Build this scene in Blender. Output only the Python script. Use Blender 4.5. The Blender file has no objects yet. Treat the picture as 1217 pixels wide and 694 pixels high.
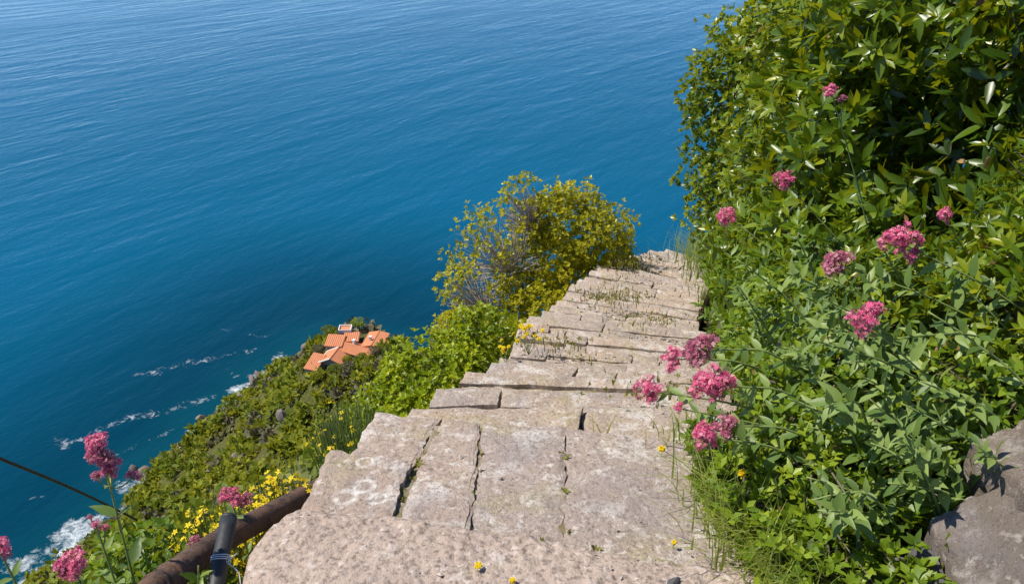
import bpy, math, random
import numpy as np
from mathutils import Vector, Matrix, noise, Quaternion
PI = math.pi
R = math.radians
rng = np.random.default_rng(11)
random.seed(11)
scene = bpy.context.scene
COL = scene.collection

# ------------------------------------------------------------------ camera, sky, sun
EYE = 1.6                       # z = 0 is the landing; the eye is 1.6 m above it
SEA = EYE - 130.0               # sea level
cam = bpy.data.cameras.new('camera')
cam.lens = 28.25; cam.sensor_width = 36.0
cam.clip_start = 0.05; cam.clip_end = 60000
camo = bpy.data.objects.new('camera', cam); COL.objects.link(camo)
camo.location = (0, 0, EYE); camo.rotation_euler = (R(90 - 27.5), 0, 0)
scene.camera = camo

SUN_EL, SUN_AZ = 57.0, -88.0    # azimuth from straight ahead (+Y), negative to the left
w = bpy.data.worlds.new('World'); scene.world = w; w.use_nodes = True
nt = w.node_tree
sky = nt.nodes.new('ShaderNodeTexSky'); sky.sky_type = 'NISHITA'; sky.sun_disc = False
sky.sun_elevation = R(SUN_EL); sky.sun_rotation = R(SUN_AZ); sky.altitude = 100
sky.air_density = 0.6; sky.dust_density = 0.0; sky.ozone_density = 8.0
nt.links.new(sky.outputs[0], nt.nodes['Background'].inputs[0])
nt.nodes['Background'].inputs[1].default_value = 0.145
sl = bpy.data.lights.new('sun', 'SUN'); sl.energy = 4.9; sl.angle = R(0.53); sl.color = (1.0, 0.93, 0.82)
so = bpy.data.objects.new('sun', sl); COL.objects.link(so)
tosun = Vector((math.sin(R(SUN_AZ)) * math.cos(R(SUN_EL)), math.cos(R(SUN_AZ)) * math.cos(R(SUN_EL)), math.sin(R(SUN_EL))))
so.rotation_euler = tosun.to_track_quat('Z', 'Y').to_euler()
so.location = (-30, 10, 60)
scene.view_settings.view_transform = 'Standard'; scene.view_settings.look = 'None'
scene.view_settings.exposure = 0.4; scene.view_settings.gamma = 1.0
scene.view_settings.use_curve_mapping = False
scene.cycles.use_denoising = True
scene.cycles.max_bounces = 6; scene.cycles.diffuse_bounces = 3; scene.cycles.glossy_bounces = 2
scene.cycles.transmission_bounces = 3; scene.cycles.transparent_max_bounces = 4
scene.cycles.sample_clamp_indirect = 6.0

# ------------------------------------------------------------------ helpers
def tag(o, label=None, cat=None, group=None, kind=None):
    if label: o['label'] = label
    if cat: o['category'] = cat
    if group: o['group'] = group
    if kind: o['kind'] = kind
    return o

def link(name, me, parent=None, mat=None):
    o = bpy.data.objects.new(name, me); COL.objects.link(o)
    if mat is not None and me is not None and not me.materials: me.materials.append(mat)
    if parent is not None: o.parent = parent
    return o

def empty(name, loc=(0, 0, 0)):
    o = bpy.data.objects.new(name, None); COL.objects.link(o)
    o.location = loc; o.empty_display_size = 0.1
    return o

def arr_mesh(name, V, F, smooth=False, attrs=None):
    """V (n,3); F (m,k) of one face size, or list of such arrays; attrs: name -> per-face floats"""
    me = bpy.data.meshes.new(name)
    Fs = [F] if isinstance(F, np.ndarray) else F
    V = np.asarray(V, np.float32)
    tot = np.concatenate([np.full(len(f), f.shape[1], np.int32) for f in Fs])
    idx = np.concatenate([f.ravel() for f in Fs]).astype(np.int32)
    me.vertices.add(len(V)); me.vertices.foreach_set('co', V.ravel())
    me.loops.add(len(idx)); me.loops.foreach_set('vertex_index', idx)
    me.polygons.add(len(tot))
    st = np.zeros(len(tot), np.int32); st[1:] = np.cumsum(tot)[:-1]
    me.polygons.foreach_set('loop_start', st)
    try: me.polygons.foreach_set('loop_total', tot)
    except Exception: pass
    me.update(calc_edges=True)
    if smooth: me.polygons.foreach_set('use_smooth', np.ones(len(tot), bool))
    for k, a in (attrs or {}).items():
        at = me.attributes.new(k, 'FLOAT', 'FACE'); at.data.foreach_set('value', np.asarray(a, np.float32))
    me.validate(clean_customdata=False)
    return me

class MB:
    """collects tubes / boxes / lists of faces"""
    def __init__(s): s.V = []; s.F = []; s.n = 0
    def add(s, V, F):
        V = [tuple(v) for v in V]
        s.F += [tuple(i + s.n for i in f) for f in F]; s.V += V; s.n += len(V)
    def tube(s, pts, rad, k=6, cap=True):
        pts = [Vector(p) for p in pts]; n = len(pts)
        if not isinstance(rad, (list, tuple)): rad = [rad] * n
        V = []; F = []
        t0 = (pts[1] - pts[0]).normalized()
        a = t0.orthogonal().normalized()
        for i, p in enumerate(pts):
            t = ((pts[min(i + 1, n - 1)] - pts[max(i - 1, 0)])).normalized()
            a = (a - t * a.dot(t)).normalized(); b = t.cross(a)
            for j in range(k):
                an = 2 * PI * j / k
                V.append(p + (a * math.cos(an) + b * math.sin(an)) * rad[i])
        for i in range(n - 1):
            for j in range(k):
                j2 = (j + 1) % k
                F.append((i * k + j, i * k + j2, (i + 1) * k + j2, (i + 1) * k + j))
        if cap:
            F.append(tuple(range(k - 1, -1, -1))); F.append(tuple((n - 1) * k + j for j in range(k)))
        s.add(V, F)
    def mesh(s, name, smooth=True):
        me = bpy.data.meshes.new(name); me.from_pydata(s.V, [], s.F); me.update()
        if smooth: me.polygons.foreach_set('use_smooth', np.ones(len(me.polygons), bool))
        return me

def sstep(x, a, b):
    t = np.clip((np.asarray(x, float) - a) / (b - a), 0, 1); return t * t * (3 - 2 * t)

def fbm(P, scale=1.0, oct_=3, seed=0.0):
    P = np.atleast_2d(P); out = np.zeros(len(P))
    o = Vector((seed * 7.13, seed * 3.71, seed * 5.37))
    for i, p in enumerate(P): out[i] = noise.fractal(Vector(p) * scale + o, 1.0, 2.0, oct_)
    return out

def bez(pts, n):
    """Catmull-Rom through the points"""
    P = [Vector(p) for p in pts]; P = [P[0] * 2 - P[1]] + P + [P[-1] * 2 - P[-2]]
    out = []; m = len(P) - 3
    for i in range(n):
        u = i / (n - 1) * m; k = min(int(u), m - 1); t = u - k
        a, b, c, d = P[k:k + 4]
        out.append(0.5 * ((2 * b) + (c - a) * t + (2 * a - 5 * b + 4 * c - d) * t * t + (3 * b - a - 3 * c + d) * t ** 3))
    return out

# ------------------------------------------------------------------ materials
class NM:
    def __init__(s, name):
        s.m = bpy.data.materials.new(name); s.m.use_nodes = True
        s.t = s.m.node_tree; s.b = s.t.nodes['Principled BSDF']; s.out = s.t.nodes['Material Output']
    def n(s, typ, **kw):
        x = s.t.nodes.new(typ)
        for k, v in kw.items(): setattr(x, k, v)
        return x
    def l(s, a, b): s.t.links.new(a, b)
    def val(s, sock, v):
        if hasattr(v, 'links') or isinstance(v, bpy.types.NodeSocket): s.l(v, sock)
        else: sock.default_value = v
    def math(s, op, a, b=0.0, clamp=False):
        x = s.n('ShaderNodeMath', operation=op, use_clamp=clamp); s.val(x.inputs[0], a); s.val(x.inputs[1], b); return x.outputs[0]
    def mix(s, f, a, b, blend='MIX'):
        x = s.n('ShaderNodeMix', data_type='RGBA', blend_type=blend)
        s.val(x.inputs[0], f)
        s.val(x.inputs[6], (*a, 1) if isinstance(a, tuple) else a); s.val(x.inputs[7], (*b, 1) if isinstance(b, tuple) else b)
        return x.outputs[2]
    def ramp(s, f, stops):
        x = s.n('ShaderNodeValToRGB'); e = x.color_ramp.elements
        while len(e) < len(stops): e.new(0.5)
        for i, (p, c) in enumerate(stops):
            e[i].position = p; e[i].color = (*c, 1) if isinstance(c, tuple) else (c, c, c, 1)
        s.l(f, x.inputs[0]); return x.outputs[0]
    def noise(s, co, sc, det=4, rough=0.55, dist=0.0):
        x = s.n('ShaderNodeTexNoise'); x.inputs['Scale'].default_value = sc; x.inputs['Detail'].default_value = det
        x.inputs['Roughness'].default_value = rough; x.inputs['Distortion'].default_value = dist
        if co is not None: s.l(co, x.inputs['Vector'])
        return x.outputs['Fac']
    def voro(s, co, sc, feat='F1', out='Distance', rnd=1.0):
        x = s.n('ShaderNodeTexVoronoi', feature=feat); x.inputs['Scale'].default_value = sc; x.inputs['Randomness'].default_value = rnd
        s.l(co, x.inputs['Vector']); return x.outputs[out]
    def map(s, co, loc=(0, 0, 0), rot=(0, 0, 0), sc=(1, 1, 1)):
        x = s.n('ShaderNodeMapping'); x.inputs[1].default_value = loc; x.inputs[2].default_value = rot; x.inputs[3].default_value = sc
        s.l(co, x.inputs[0]); return x.outputs[0]
    def attr(s, name): return s.n('ShaderNodeAttribute', attribute_name=name).outputs['Fac']
    def world(s): return s.n('ShaderNodeNewGeometry').outputs['Position']
    def bump(s, h, strength, dist, prev=None):
        x = s.n('ShaderNodeBump'); x.inputs['Strength'].default_value = strength; x.inputs['Distance'].default_value = dist
        s.l(h, x.inputs['Height'])
        if prev is not None: s.l(prev, x.inputs['Normal'])
        return x.outputs[0]

def leaf_mat(name, cols, trans=0.35, rough=0.42, spec=0.4, tcol=None):
    """cols: three colours from dark to light; varied by leaf and by plant"""
    k = NM(name)
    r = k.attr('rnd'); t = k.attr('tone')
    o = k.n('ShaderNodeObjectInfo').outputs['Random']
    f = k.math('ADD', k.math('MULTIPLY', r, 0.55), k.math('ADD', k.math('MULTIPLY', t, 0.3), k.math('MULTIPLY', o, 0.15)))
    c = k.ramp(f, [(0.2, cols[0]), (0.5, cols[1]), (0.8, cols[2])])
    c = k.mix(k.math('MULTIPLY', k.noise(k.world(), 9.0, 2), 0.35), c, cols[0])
    k.l(c, k.b.inputs['Base Color']); k.b.inputs['Roughness'].default_value = rough
    k.b.inputs['Specular IOR Level'].default_value = spec
    tr = k.n('ShaderNodeBsdfTranslucent')
    k.l(k.mix(0.6, c, tcol or (cols[2][0] * 1.3, cols[2][1] * 1.2, cols[2][2] * 0.6)), tr.inputs[0])
    mx = k.n('ShaderNodeMixShader'); mx.inputs[0].default_value = trans
    k.l(k.b.outputs[0], mx.inputs[1]); k.l(tr.outputs[0], mx.inputs[2]); k.l(mx.outputs[0], k.out.inputs[0])
    return k.m

def plain(name, col, rough=0.7, var=0.25, sc=20.0, bump=0.0, spec=0.3, metal=0.0):
    k = NM(name); co = k.n('ShaderNodeTexCoord').outputs['Object']
    n = k.noise(co, sc, 4)
    c = k.mix(n, tuple(x * (1 - var) for x in col), tuple(min(1, x * (1 + var)) for x in col))
    k.l(c, k.b.inputs['Base Color']); k.b.inputs['Roughness'].default_value = rough
    k.b.inputs['Specular IOR Level'].default_value = spec; k.b.inputs['Metallic'].default_value = metal
    if bump: k.l(k.bump(n, bump, 0.01), k.b.inputs['Normal'])
    return k.m

def stone_mat(name, base, rough_rel=1.0, rings=(), lich=1.0):
    k = NM(name); p = k.world(); o = k.n('ShaderNodeObjectInfo').outputs['Random']
    big = k.noise(p, 2.3, 4); mid = k.noise(p, 11, 5, 0.6); fine = k.noise(p, 70, 5, 0.7); grit = k.noise(p, 260, 3, 0.7)
    c = k.mix(big, tuple(x * 0.66 for x in base), tuple(x * 1.22 for x in base))
    c = k.mix(k.math('MULTIPLY', k.ramp(mid, [(0.40, 0.0), (0.62, 1.0)]), 0.55), c, (base[0] * 0.86, base[1] * 0.77, base[2] * 0.72))
    c = k.mix(k.math('MULTIPLY', o, 0.6), c, (0.33 * base[0] / .46, 0.285 * base[1] / .36, 0.26 * base[2] / .285))
    # pale lichen crust, yellowish lichen film, dark specks
    pl = k.noise(k.map(p, loc=(3, 1, 0)), 6.5, 6, 0.68, 0.3)
    c = k.mix(k.math('MULTIPLY', k.ramp(pl, [(0.54, 0.0), (0.62, 1.0)]), 0.65 * lich), c, (0.64, 0.60, 0.55))
    yl = k.noise(k.map(p, loc=(9, 4, 2)), 4.2, 6, 0.7)
    c = k.mix(k.math('MULTIPLY', k.ramp(yl, [(0.52, 0.0), (0.64, 1.0)]), 0.5), c, (0.36 * base[0] / .46, 0.31 * base[1] / .36, 0.16))
    rd = k.noise(k.map(p, loc=(2, 8, 5)), 3.4, 6, 0.7)
    c = k.mix(k.math('MULTIPLY', k.ramp(rd, [(0.58, 0.0), (0.70, 1.0)]), 0.35), c, (0.42 * base[0] / .46, 0.26 * base[1] / .36, 0.16))
    wf = k.math('MULTIPLY', k.ramp(k.noise(k.map(p, loc=(1, 6, 3)), 26, 5, 0.7), [(0.55, 0.0), (0.62, 1.0)]), 0.7 * lich)
    c = k.mix(wf, c, (0.62, 0.57, 0.51))
    gs = k.noise(k.map(p, loc=(7, 3, 8)), 3.0, 5, 0.65)
    c = k.mix(k.math('MULTIPLY', k.ramp(gs, [(0.52, 0.0), (0.62, 1.0)]), 0.5), c, (0.27, 0.235, 0.225))
    dk = k.math('MULTIPLY', k.ramp(fine, [(0.36, 1.0), (0.50, 0.0)]), 0.75)
    c = k.mix(dk, c, (0.19, 0.15, 0.125))
    wp = k.n('ShaderNodeVectorMath', operation='ADD'); k.l(p, wp.inputs[0])
    nz = k.n('ShaderNodeTexNoise'); nz.inputs['Scale'].default_value = 28; k.l(p, nz.inputs['Vector'])
    ws = k.n('ShaderNodeVectorMath', operation='SCALE'); k.l(nz.outputs['Color'], ws.inputs[0]); ws.inputs['Scale'].default_value = 0.05; k.l(ws.outputs[0], wp.inputs[1])
    pitn = k.math('MULTIPLY', k.ramp(k.voro(wp.outputs[0], 24), [(0.10, 1.0), (0.24, 0.0)]), k.ramp(k.noise(p, 5, 3), [(0.46, 0.0), (0.58, 1.0)]))
    c = k.mix(k.math('MULTIPLY', pitn, 0.8), c, (0.17, 0.14, 0.115))  # pits also darkened in the colour, standing in for the shadow inside them
    lt = k.math('MULTIPLY', k.ramp(k.noise(p, 120, 3, 0.6), [(0.62, 0.0), (0.70, 1.0)]), 0.4 * lich)
    c = k.mix(lt, c, (0.66, 0.62, 0.57))
    for (x, y, z, r, wd) in rings:
        q = k.n('ShaderNodeVectorMath', operation='DISTANCE'); k.l(p, q.inputs[0]); q.inputs[1].default_value = (x, y, z)
        d = k.math('ADD', q.outputs['Value'], k.math('MULTIPLY', k.math('SUBTRACT', k.noise(p, 45, 3), 0.5), 0.022))
        m = k.math('SUBTRACT', 1.0, k.math('DIVIDE', k.math('ABSOLUTE', k.math('SUBTRACT', d, r)), wd), True)
        c = k.mix(k.math('MULTIPLY', k.math('MULTIPLY', m, 1.2, True), k.ramp(k.noise(p, 38, 4, 0.7), [(0.38, 0.1), (0.58, 0.85)])), c, (0.70, 0.67, 0.62))
    k.l(c, k.b.inputs['Base Color']); k.b.inputs['Roughness'].default_value = 0.92; k.b.inputs['Specular IOR Level'].default_value = 0.15
    b = k.bump(mid, 0.8 * rough_rel, 0.022); b = k.bump(pitn, -0.8, 0.010, b); b = k.bump(fine, 0.85 * rough_rel, 0.012, b); b = k.bump(grit, 0.7, 0.003, b)
    k.l(b, k.b.inputs['Normal']); return k.m

def concrete_mat():
    k = NM('rough_concrete'); p = k.world()
    pw = k.n('ShaderNodeVectorMath', operation='ADD'); k.l(p, pw.inputs[0])
    nn = k.n('ShaderNodeTexNoise'); nn.inputs['Scale'].default_value = 30; k.l(p, nn.inputs['Vector'])
    sc = k.n('ShaderNodeVectorMath', operation='SCALE'); k.l(nn.outputs['Color'], sc.inputs[0]); sc.inputs['Scale'].default_value = 0.03
    k.l(sc.outputs[0], pw.inputs[1]); pd = pw.outputs[0]
    v1 = k.voro(pd, 42); v2 = k.voro(pd, 95); n1 = k.noise(p, 5, 5); n2 = k.noise(p, 60, 5, 0.7); n3 = k.noise(p, 240, 3, 0.7)
    cellc = k.n('ShaderNodeTexVoronoi'); cellc.inputs['Scale'].default_value = 42; k.l(pd, cellc.inputs['Vector'])
    sep = k.n('ShaderNodeSeparateColor'); k.l(cellc.outputs['Color'], sep.inputs[0])
    c = k.mix(n1, (0.36, 0.285, 0.235), (0.50, 0.40, 0.33))
    peb = k.ramp(v1, [(0.28, 1.0), (0.42, 0.0)])
    c = k.mix(k.math('MULTIPLY', peb, 0.6), c, k.ramp(sep.outputs[0], [(0.0, (0.25, 0.205, 0.18)), (0.5, (0.43, 0.36, 0.32)), (0.85, (0.62, 0.55, 0.49))]))
    c = k.mix(k.math('MULTIPLY', k.ramp(n2, [(0.37, 1.0), (0.50, 0.0)]), 0.8), c, (0.16, 0.125, 0.105))
    wh = k.noise(k.map(p, loc=(5, 2, 1)), 7, 6, 0.72)
    c = k.mix(k.math('MULTIPLY', k.ramp(wh, [(0.60, 0.0), (0.68, 1.0)]), 0.6), c, (0.64, 0.60, 0.56))
    c = k.mix(k.math('MULTIPLY', k.ramp(k.noise(p, 3.1, 5, 0.7), [(0.55, 0.0), (0.7, 1.0)]), 0.35), c, (0.40, 0.35, 0.22))
    k.l(c, k.b.inputs['Base Color']); k.b.inputs['Roughness'].default_value = 0.95; k.b.inputs['Specular IOR Level'].default_value = 0.12
    b = k.bump(v1, -0.9, 0.016); b = k.bump(v2, -0.8, 0.007, b); b = k.bump(n2, 0.9, 0.011, b)
    k.l(b, k.b.inputs['Normal']); return k.m

def mortar_mat():
    k = NM('mortar_and_soil'); p = k.world()
    n1 = k.noise(p, 6, 5, 0.65); n2 = k.noise(p, 70, 5, 0.7)
    c = k.mix(n2, (0.25, 0.21, 0.17), (0.46, 0.40, 0.34))
    c = k.mix(k.ramp(n1, [(0.42, 0.0), (0.58, 1.0)]), c, (0.20, 0.165, 0.085))
    k.l(c, k.b.inputs['Base Color']); k.b.inputs['Roughness'].default_value = 0.95; k.b.inputs['Specular IOR Level'].default_value = 0.1
    k.l(k.bump(n2, 0.9, 0.01, k.bump(n1, 0.6, 0.02)), k.b.inputs['Normal']); return k.m

def terrain_mat():
    k = NM('scrub_ground'); p = k.world()
    n1 = k.noise(p, 0.09, 6, 0.6); n2 = k.noise(p, 0.9, 6, 0.65); n3 = k.noise(p, 8, 5, 0.65)
    c = k.mix(k.ramp(n2, [(0.38, 0.0), (0.62, 1.0)]), (0.07, 0.085, 0.018), (0.19, 0.18, 0.05))
    c = k.mix(k.ramp(n1, [(0.45, 0.0), (0.62, 1.0)]), c, (0.13, 0.11, 0.055))
    c = k.mix(k.math('MULTIPLY', k.ramp(n3, [(0.4, 0.0), (0.6, 1.0)]), 0.6), c, (0.035, 0.04, 0.012))
    n4 = k.noise(p, 2.6, 5, 0.7)
    c = k.mix(k.math('MULTIPLY', k.ramp(n4, [(0.44, 0.0), (0.56, 1.0)]), 0.7), c, (0.04, 0.05, 0.012))
    rock = k.attr('rock')
    c = k.mix(k.math('MULTIPLY', rock, k.ramp(n2, [(0.35, 0.2), (0.55, 1.0)])), c, k.mix(n3, (0.09, 0.075, 0.06), (0.26, 0.22, 0.18)))
    k.l(c, k.b.inputs['Base Color']); k.b.inputs['Roughness'].default_value = 0.95; k.b.inputs['Specular IOR Level'].default_value = 0.1
    k.l(k.bump(n3, 0.8, 0.08, k.bump(n2, 0.8, 0.5)), k.b.inputs['Normal']); return k.m

def sea_mat():
    k = NM('sea_water'); p = k.world()
    # crests run along (0.62, 0.78): rotate so that x' lies along the crests
    a = -math.atan2(0.78, 0.62)
    def wv(scx, scy, det, rot=a, ro=0.5):
        return k.noise(k.map(k.map(p, rot=(0, 0, rot)), sc=(scx, scy, 1)), 1.0, det, ro, 0.25)
    swell = wv(0.014, 0.052, 2); chop = wv(0.07, 0.19, 3, a - 0.25); rip = wv(0.33, 0.75, 4, a + 0.3, 0.6); fine = wv(1.3, 2.2, 3, a - 0.5, 0.6)
    big = k.noise(p, 0.006, 4, 0.55)
    c = k.mix(big, (0.0004, 0.072, 0.138), (0.0005, 0.094, 0.180))
    sh = k.attr('shallow')
    c = k.mix(k.attr('coastal'), c, (0.0006, 0.033, 0.062))
    c = k.mix(k.math('MULTIPLY', sh, 0.35), c, (0.003, 0.075, 0.095))
    foam = k.attr('foam')
    fn = k.noise(k.map(p, rot=(0, 0, a)), 0.55, 8, 0.72, 0.6); fn2 = k.noise(p, 0.13, 5, 0.7, 0.8)
    thr = k.math('SUBTRACT', 1.0, foam)
    f = k.math('MULTIPLY', k.math('SUBTRACT', k.math('ADD', k.math('MULTIPLY', fn, 0.75), k.math('MULTIPLY', fn2, 0.25)), k.math('ADD', k.math('MULTIPLY', thr, 0.46), 0.31)), 3.6, True)
    f = k.math('MULTIPLY', f, k.math('MULTIPLY', foam, 4.0, True), True)
    # single small whitecaps
    wc = k.noise(k.map(k.map(p, rot=(0, 0, a)), sc=(0.30, 0.55, 1)), 1.0, 5, 0.6)
    k.l(k.mix(f, c, (0.72, 0.76, 0.78)), k.b.inputs['Base Color'])
    k.l(k.math('ADD', k.math('MULTIPLY', f, 0.6), k.math('MULTIPLY', k.ramp(k.noise(k.map(k.map(p, rot=(0, 0, a)), sc=(0.006, 0.018, 1)), 1.0, 5, 0.6), [(0.35, 0.25), (0.65, 1.0)]), 0.16)), k.b.inputs['Roughness'])
    k.b.inputs['IOR'].default_value = 1.33; k.b.inputs['Specular IOR Level'].default_value = 0.14
    b = k.bump(swell, 1.0, 1.0); b = k.bump(chop, 1.0, 0.36, b); b = k.bump(rip, 1.0, 0.14, b); b = k.bump(fine, 0.7, 0.03, b)
    k.l(b, k.b.inputs['Normal']); return k.m

M = {}
M['stone'] = stone_mat('weathered_sandstone', (0.48, 0.38, 0.295))
RINGS = [(-0.491, 1.821, -0.03, 0.030, 0.012), (-0.443, 1.868, -0.03, 0.028, 0.010), (-0.391, 1.810, -0.03, 0.026, 0.009), (-0.461, 1.985, -0.03, 0.022, 0.008), (-0.41, 2.0, -0.03, 0.018, 0.007)]
M['slab'] = stone_mat('worn_slab_stone', (0.46, 0.36, 0.285), 0.9, RINGS)
M['slate'] = stone_mat('grey_wall_stone', (0.135, 0.13, 0.125), 1.2, (), .2)
M['tan'] = stone_mat('tan_wall_stone', (0.215, 0.175, 0.135), 1.3, (), .5)
M['concrete'] = concrete_mat(); M['mortar'] = mortar_mat(); M['terrain'] = terrain_mat(); M['sea'] = sea_mat()
M['glossy'] = leaf_mat('glossy_shrub_leaf', ((0.030, 0.070, 0.004), (0.12, 0.205, 0.007), (0.38, 0.41, 0.015)), 0.38, 0.34, 0.5)
M['yellowish'] = leaf_mat('yellow_green_leaf', ((0.10, 0.14, 0.008), (0.33, 0.34, 0.012), (0.60, 0.55, 0.02)), 0.45, 0.38, 0.4)
M['bright'] = leaf_mat('bright_green_leaf', ((0.09, 0.15, 0.006), (0.24, 0.33, 0.008), (0.45, 0.50, 0.012)), 0.4, 0.4, 0.35)
M['scrub'] = leaf_mat('scrub_leaf', ((0.11, 0.14, 0.012), (0.23, 0.26, 0.02), (0.40, 0.39, 0.035)), 0.42, 0.6, 0.2)
M['scrub_dark'] = leaf_mat('dark_scrub_leaf', ((0.065, 0.10, 0.010), (0.135, 0.185, 0.015), (0.26, 0.29, 0.025)), 0.38, 0.55, 0.25)
M['scrub_grey'] = leaf_mat('grey_scrub_leaf', ((0.07, 0.07, 0.045), (0.14, 0.135, 0.08), (0.24, 0.215, 0.13)), 0.15, 0.8, 0.1)
M['valerian'] = leaf_mat('valerian_leaf', ((0.07, 0.13, 0.028), (0.17, 0.26, 0.06), (0.32, 0.41, 0.11)), 0.36, 0.45, 0.35)
M['ivy'] = leaf_mat('mixed_weed_leaf', ((0.045, 0.095, 0.006), (0.14, 0.23, 0.010), (0.32, 0.40, 0.022)), 0.36, 0.42, 0.4)
M['grass'] = leaf_mat('grass_blade', ((0.14, 0.22, 0.03), (0.27, 0.36, 0.06), (0.46, 0.48, 0.14)), 0.4, 0.5, 0.3)
M['drygrass'] = leaf_mat('dry_grass', ((0.17, 0.15, 0.05), (0.28, 0.25, 0.09), (0.42, 0.37, 0.18)), 0.3, 0.7, 0.2)
M['deadleaf'] = leaf_mat('dead_leaf', ((0.10, 0.05, 0.025), (0.26, 0.14, 0.06), (0.45, 0.30, 0.13)), 0.3, 0.7, 0.2)
M['mossy'] = leaf_mat('joint_weed_leaf', ((0.09, 0.11, 0.02), (0.20, 0.20, 0.04), (0.34, 0.30, 0.08)), 0.3, 0.7, 0.15)
M['pink'] = leaf_mat('pink_petal', ((0.54, 0.055, 0.17), (0.80, 0.18, 0.32), (0.93, 0.50, 0.56)), 0.35, 0.6, 0.2, (0.9, 0.2, 0.4))
M['faded'] = leaf_mat('faded_pink_petal', ((0.30, 0.06, 0.12), (0.58, 0.18, 0.27), (0.80, 0.48, 0.50)), 0.35, 0.6, 0.2, (0.8, 0.35, 0.4))
M['yellow'] = leaf_mat('yellow_petal', ((0.60, 0.42, 0.008), (0.80, 0.60, 0.01), (0.92, 0.74, 0.03)), 0.3, 0.6, 0.2, (0.95, 0.75, 0.05))
M['white_petal'] = plain('white_petal', (0.78, 0.76, 0.72), 0.6, 0.1)
M['stem'] = plain('green_stem', (0.19, 0.25, 0.075), 0.5, 0.25, 30)
M['bark'] = plain('grey_brown_bark', (0.13, 0.105, 0.08), 0.9, 0.4, 35, 0.6)
M['twig'] = plain('bleached_dead_twig', (0.40, 0.35, 0.30), 0.9, 0.3, 30)
def rust_mat():
    k = NM('rusty_iron'); p = k.world(); n1 = k.noise(p, 14, 6, 0.7); n2 = k.noise(p, 90, 5, 0.7)
    c = k.mix(k.ramp(n1, [(0.4, 0.0), (0.6, 1.0)]), (0.05, 0.034, 0.028), (0.135, 0.075, 0.048)); c = k.mix(k.math('MULTIPLY', k.ramp(n2, [(0.5, 0.0), (0.6, 1.0)]), 0.5), c, (0.17, 0.125, 0.10))
    k.l(c, k.b.inputs['Base Color']); k.b.inputs['Roughness'].default_value = 0.8; k.b.inputs['Specular IOR Level'].default_value = 0.2
    k.l(k.bump(n2, 0.8, 0.003, k.bump(n1, 0.8, 0.008)), k.b.inputs['Normal']); return k.m
M['rust'] = rust_mat()
M['black'] = plain('black_plastic', (0.030, 0.031, 0.032), 0.55, 0.5, 18, 0.3, 0.4)
M['string'] = plain('white_string', (0.62, 0.66, 0.68), 0.8, 0.1)
M['rock'] = stone_mat('cliff_rock', (0.19, 0.155, 0.125), 1.5, (), .2)

def tile_mat():
    k = NM('terracotta_tiles'); p = k.world(); n = k.noise(p, 0.8, 5, 0.7); n2 = k.noise(p, 5, 3)
    c = k.mix(n, (0.40, 0.14, 0.07), (0.66, 0.27, 0.13)); c = k.mix(k.math('MULTIPLY', n2, 0.3), c, (0.50, 0.30, 0.18))
    k.l(c, k.b.inputs['Base Color']); k.b.inputs['Roughness'].default_value = 0.9; k.b.inputs['Specular IOR Level'].default_value = 0.1
    return k.m
M['tile'] = tile_mat()
M['wall'] = stone_mat('stone_house_wall', (0.30, 0.27, 0.24), 1.5)
M['lime'] = plain('whitewashed_plaster', (0.72, 0.69, 0.64), 0.9, 0.08, 3)
M['shutter'] = plain('dark_window', (0.03, 0.035, 0.04), 0.3, 0.2)

# ------------------------------------------------------------------ the stair line
# each step: left end of its far edge (x, y, z), eye-relative z turned to landing level, heading to the right in degrees
STEPS = [(-0.492, 2.380, -0.125), (-0.402, 2.717, -0.32), (-0.337, 3.069, -0.48), (-0.251, 3.456, -0.65), (-0.138, 3.781, -0.80),
         (-0.093, 4.076, -0.94), (-0.019, 4.477, -1.10), (0.057, 4.973, -1.28), (0.168, 5.520, -1.46), (0.278, 5.896, -1.62),
         (0.384, 6.416, -1.80), (0.540, 7.126, -2.02), (0.703, 7.658, -2.22), (0.897, 8.245, -2.40), (1.061, 8.755, -2.58),
         (1.278, 9.418, -2.80), (1.627, 9.982, -3.00), (2.031, 10.685, -3.25), (2.357, 11.252, -3.50)]
HEAD = [0, 1, 2, 3, 5, 7, 9, 11, 13, 15, 17, 19, 21, 23, 25, 28, 30, 32, 33]
# insert a middle step where two measured far edges lie far apart
S2, H2 = [STEPS[0]], [HEAD[0]]
for i in range(1, len(STEPS)):
    a, b = STEPS[i - 1], STEPS[i]
    if i > 6 and math.dist(a[:2], b[:2]) > 0.52:
        S2.append((0.5 * (a[0] + b[0]) + random.uniform(-.02, .02), 0.5 * (a[1] + b[1]), 0.5 * (a[2] + b[2]) - 0.012)); H2.append(0.5 * (HEAD[i - 1] + HEAD[i]))
    S2.append(b); H2.append(HEAD[i])
STEPS, HEAD = S2, H2
for k in range(16):                                   # the flight goes on, steeper, below the crest
    x, y, z = STEPS[-1]; h = R(34)
    STEPS.append((x + math.sin(h) * 0.31, y + math.cos(h) * 0.31, z - 0.235)); HEAD.append(34)
WID = 1.30

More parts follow.
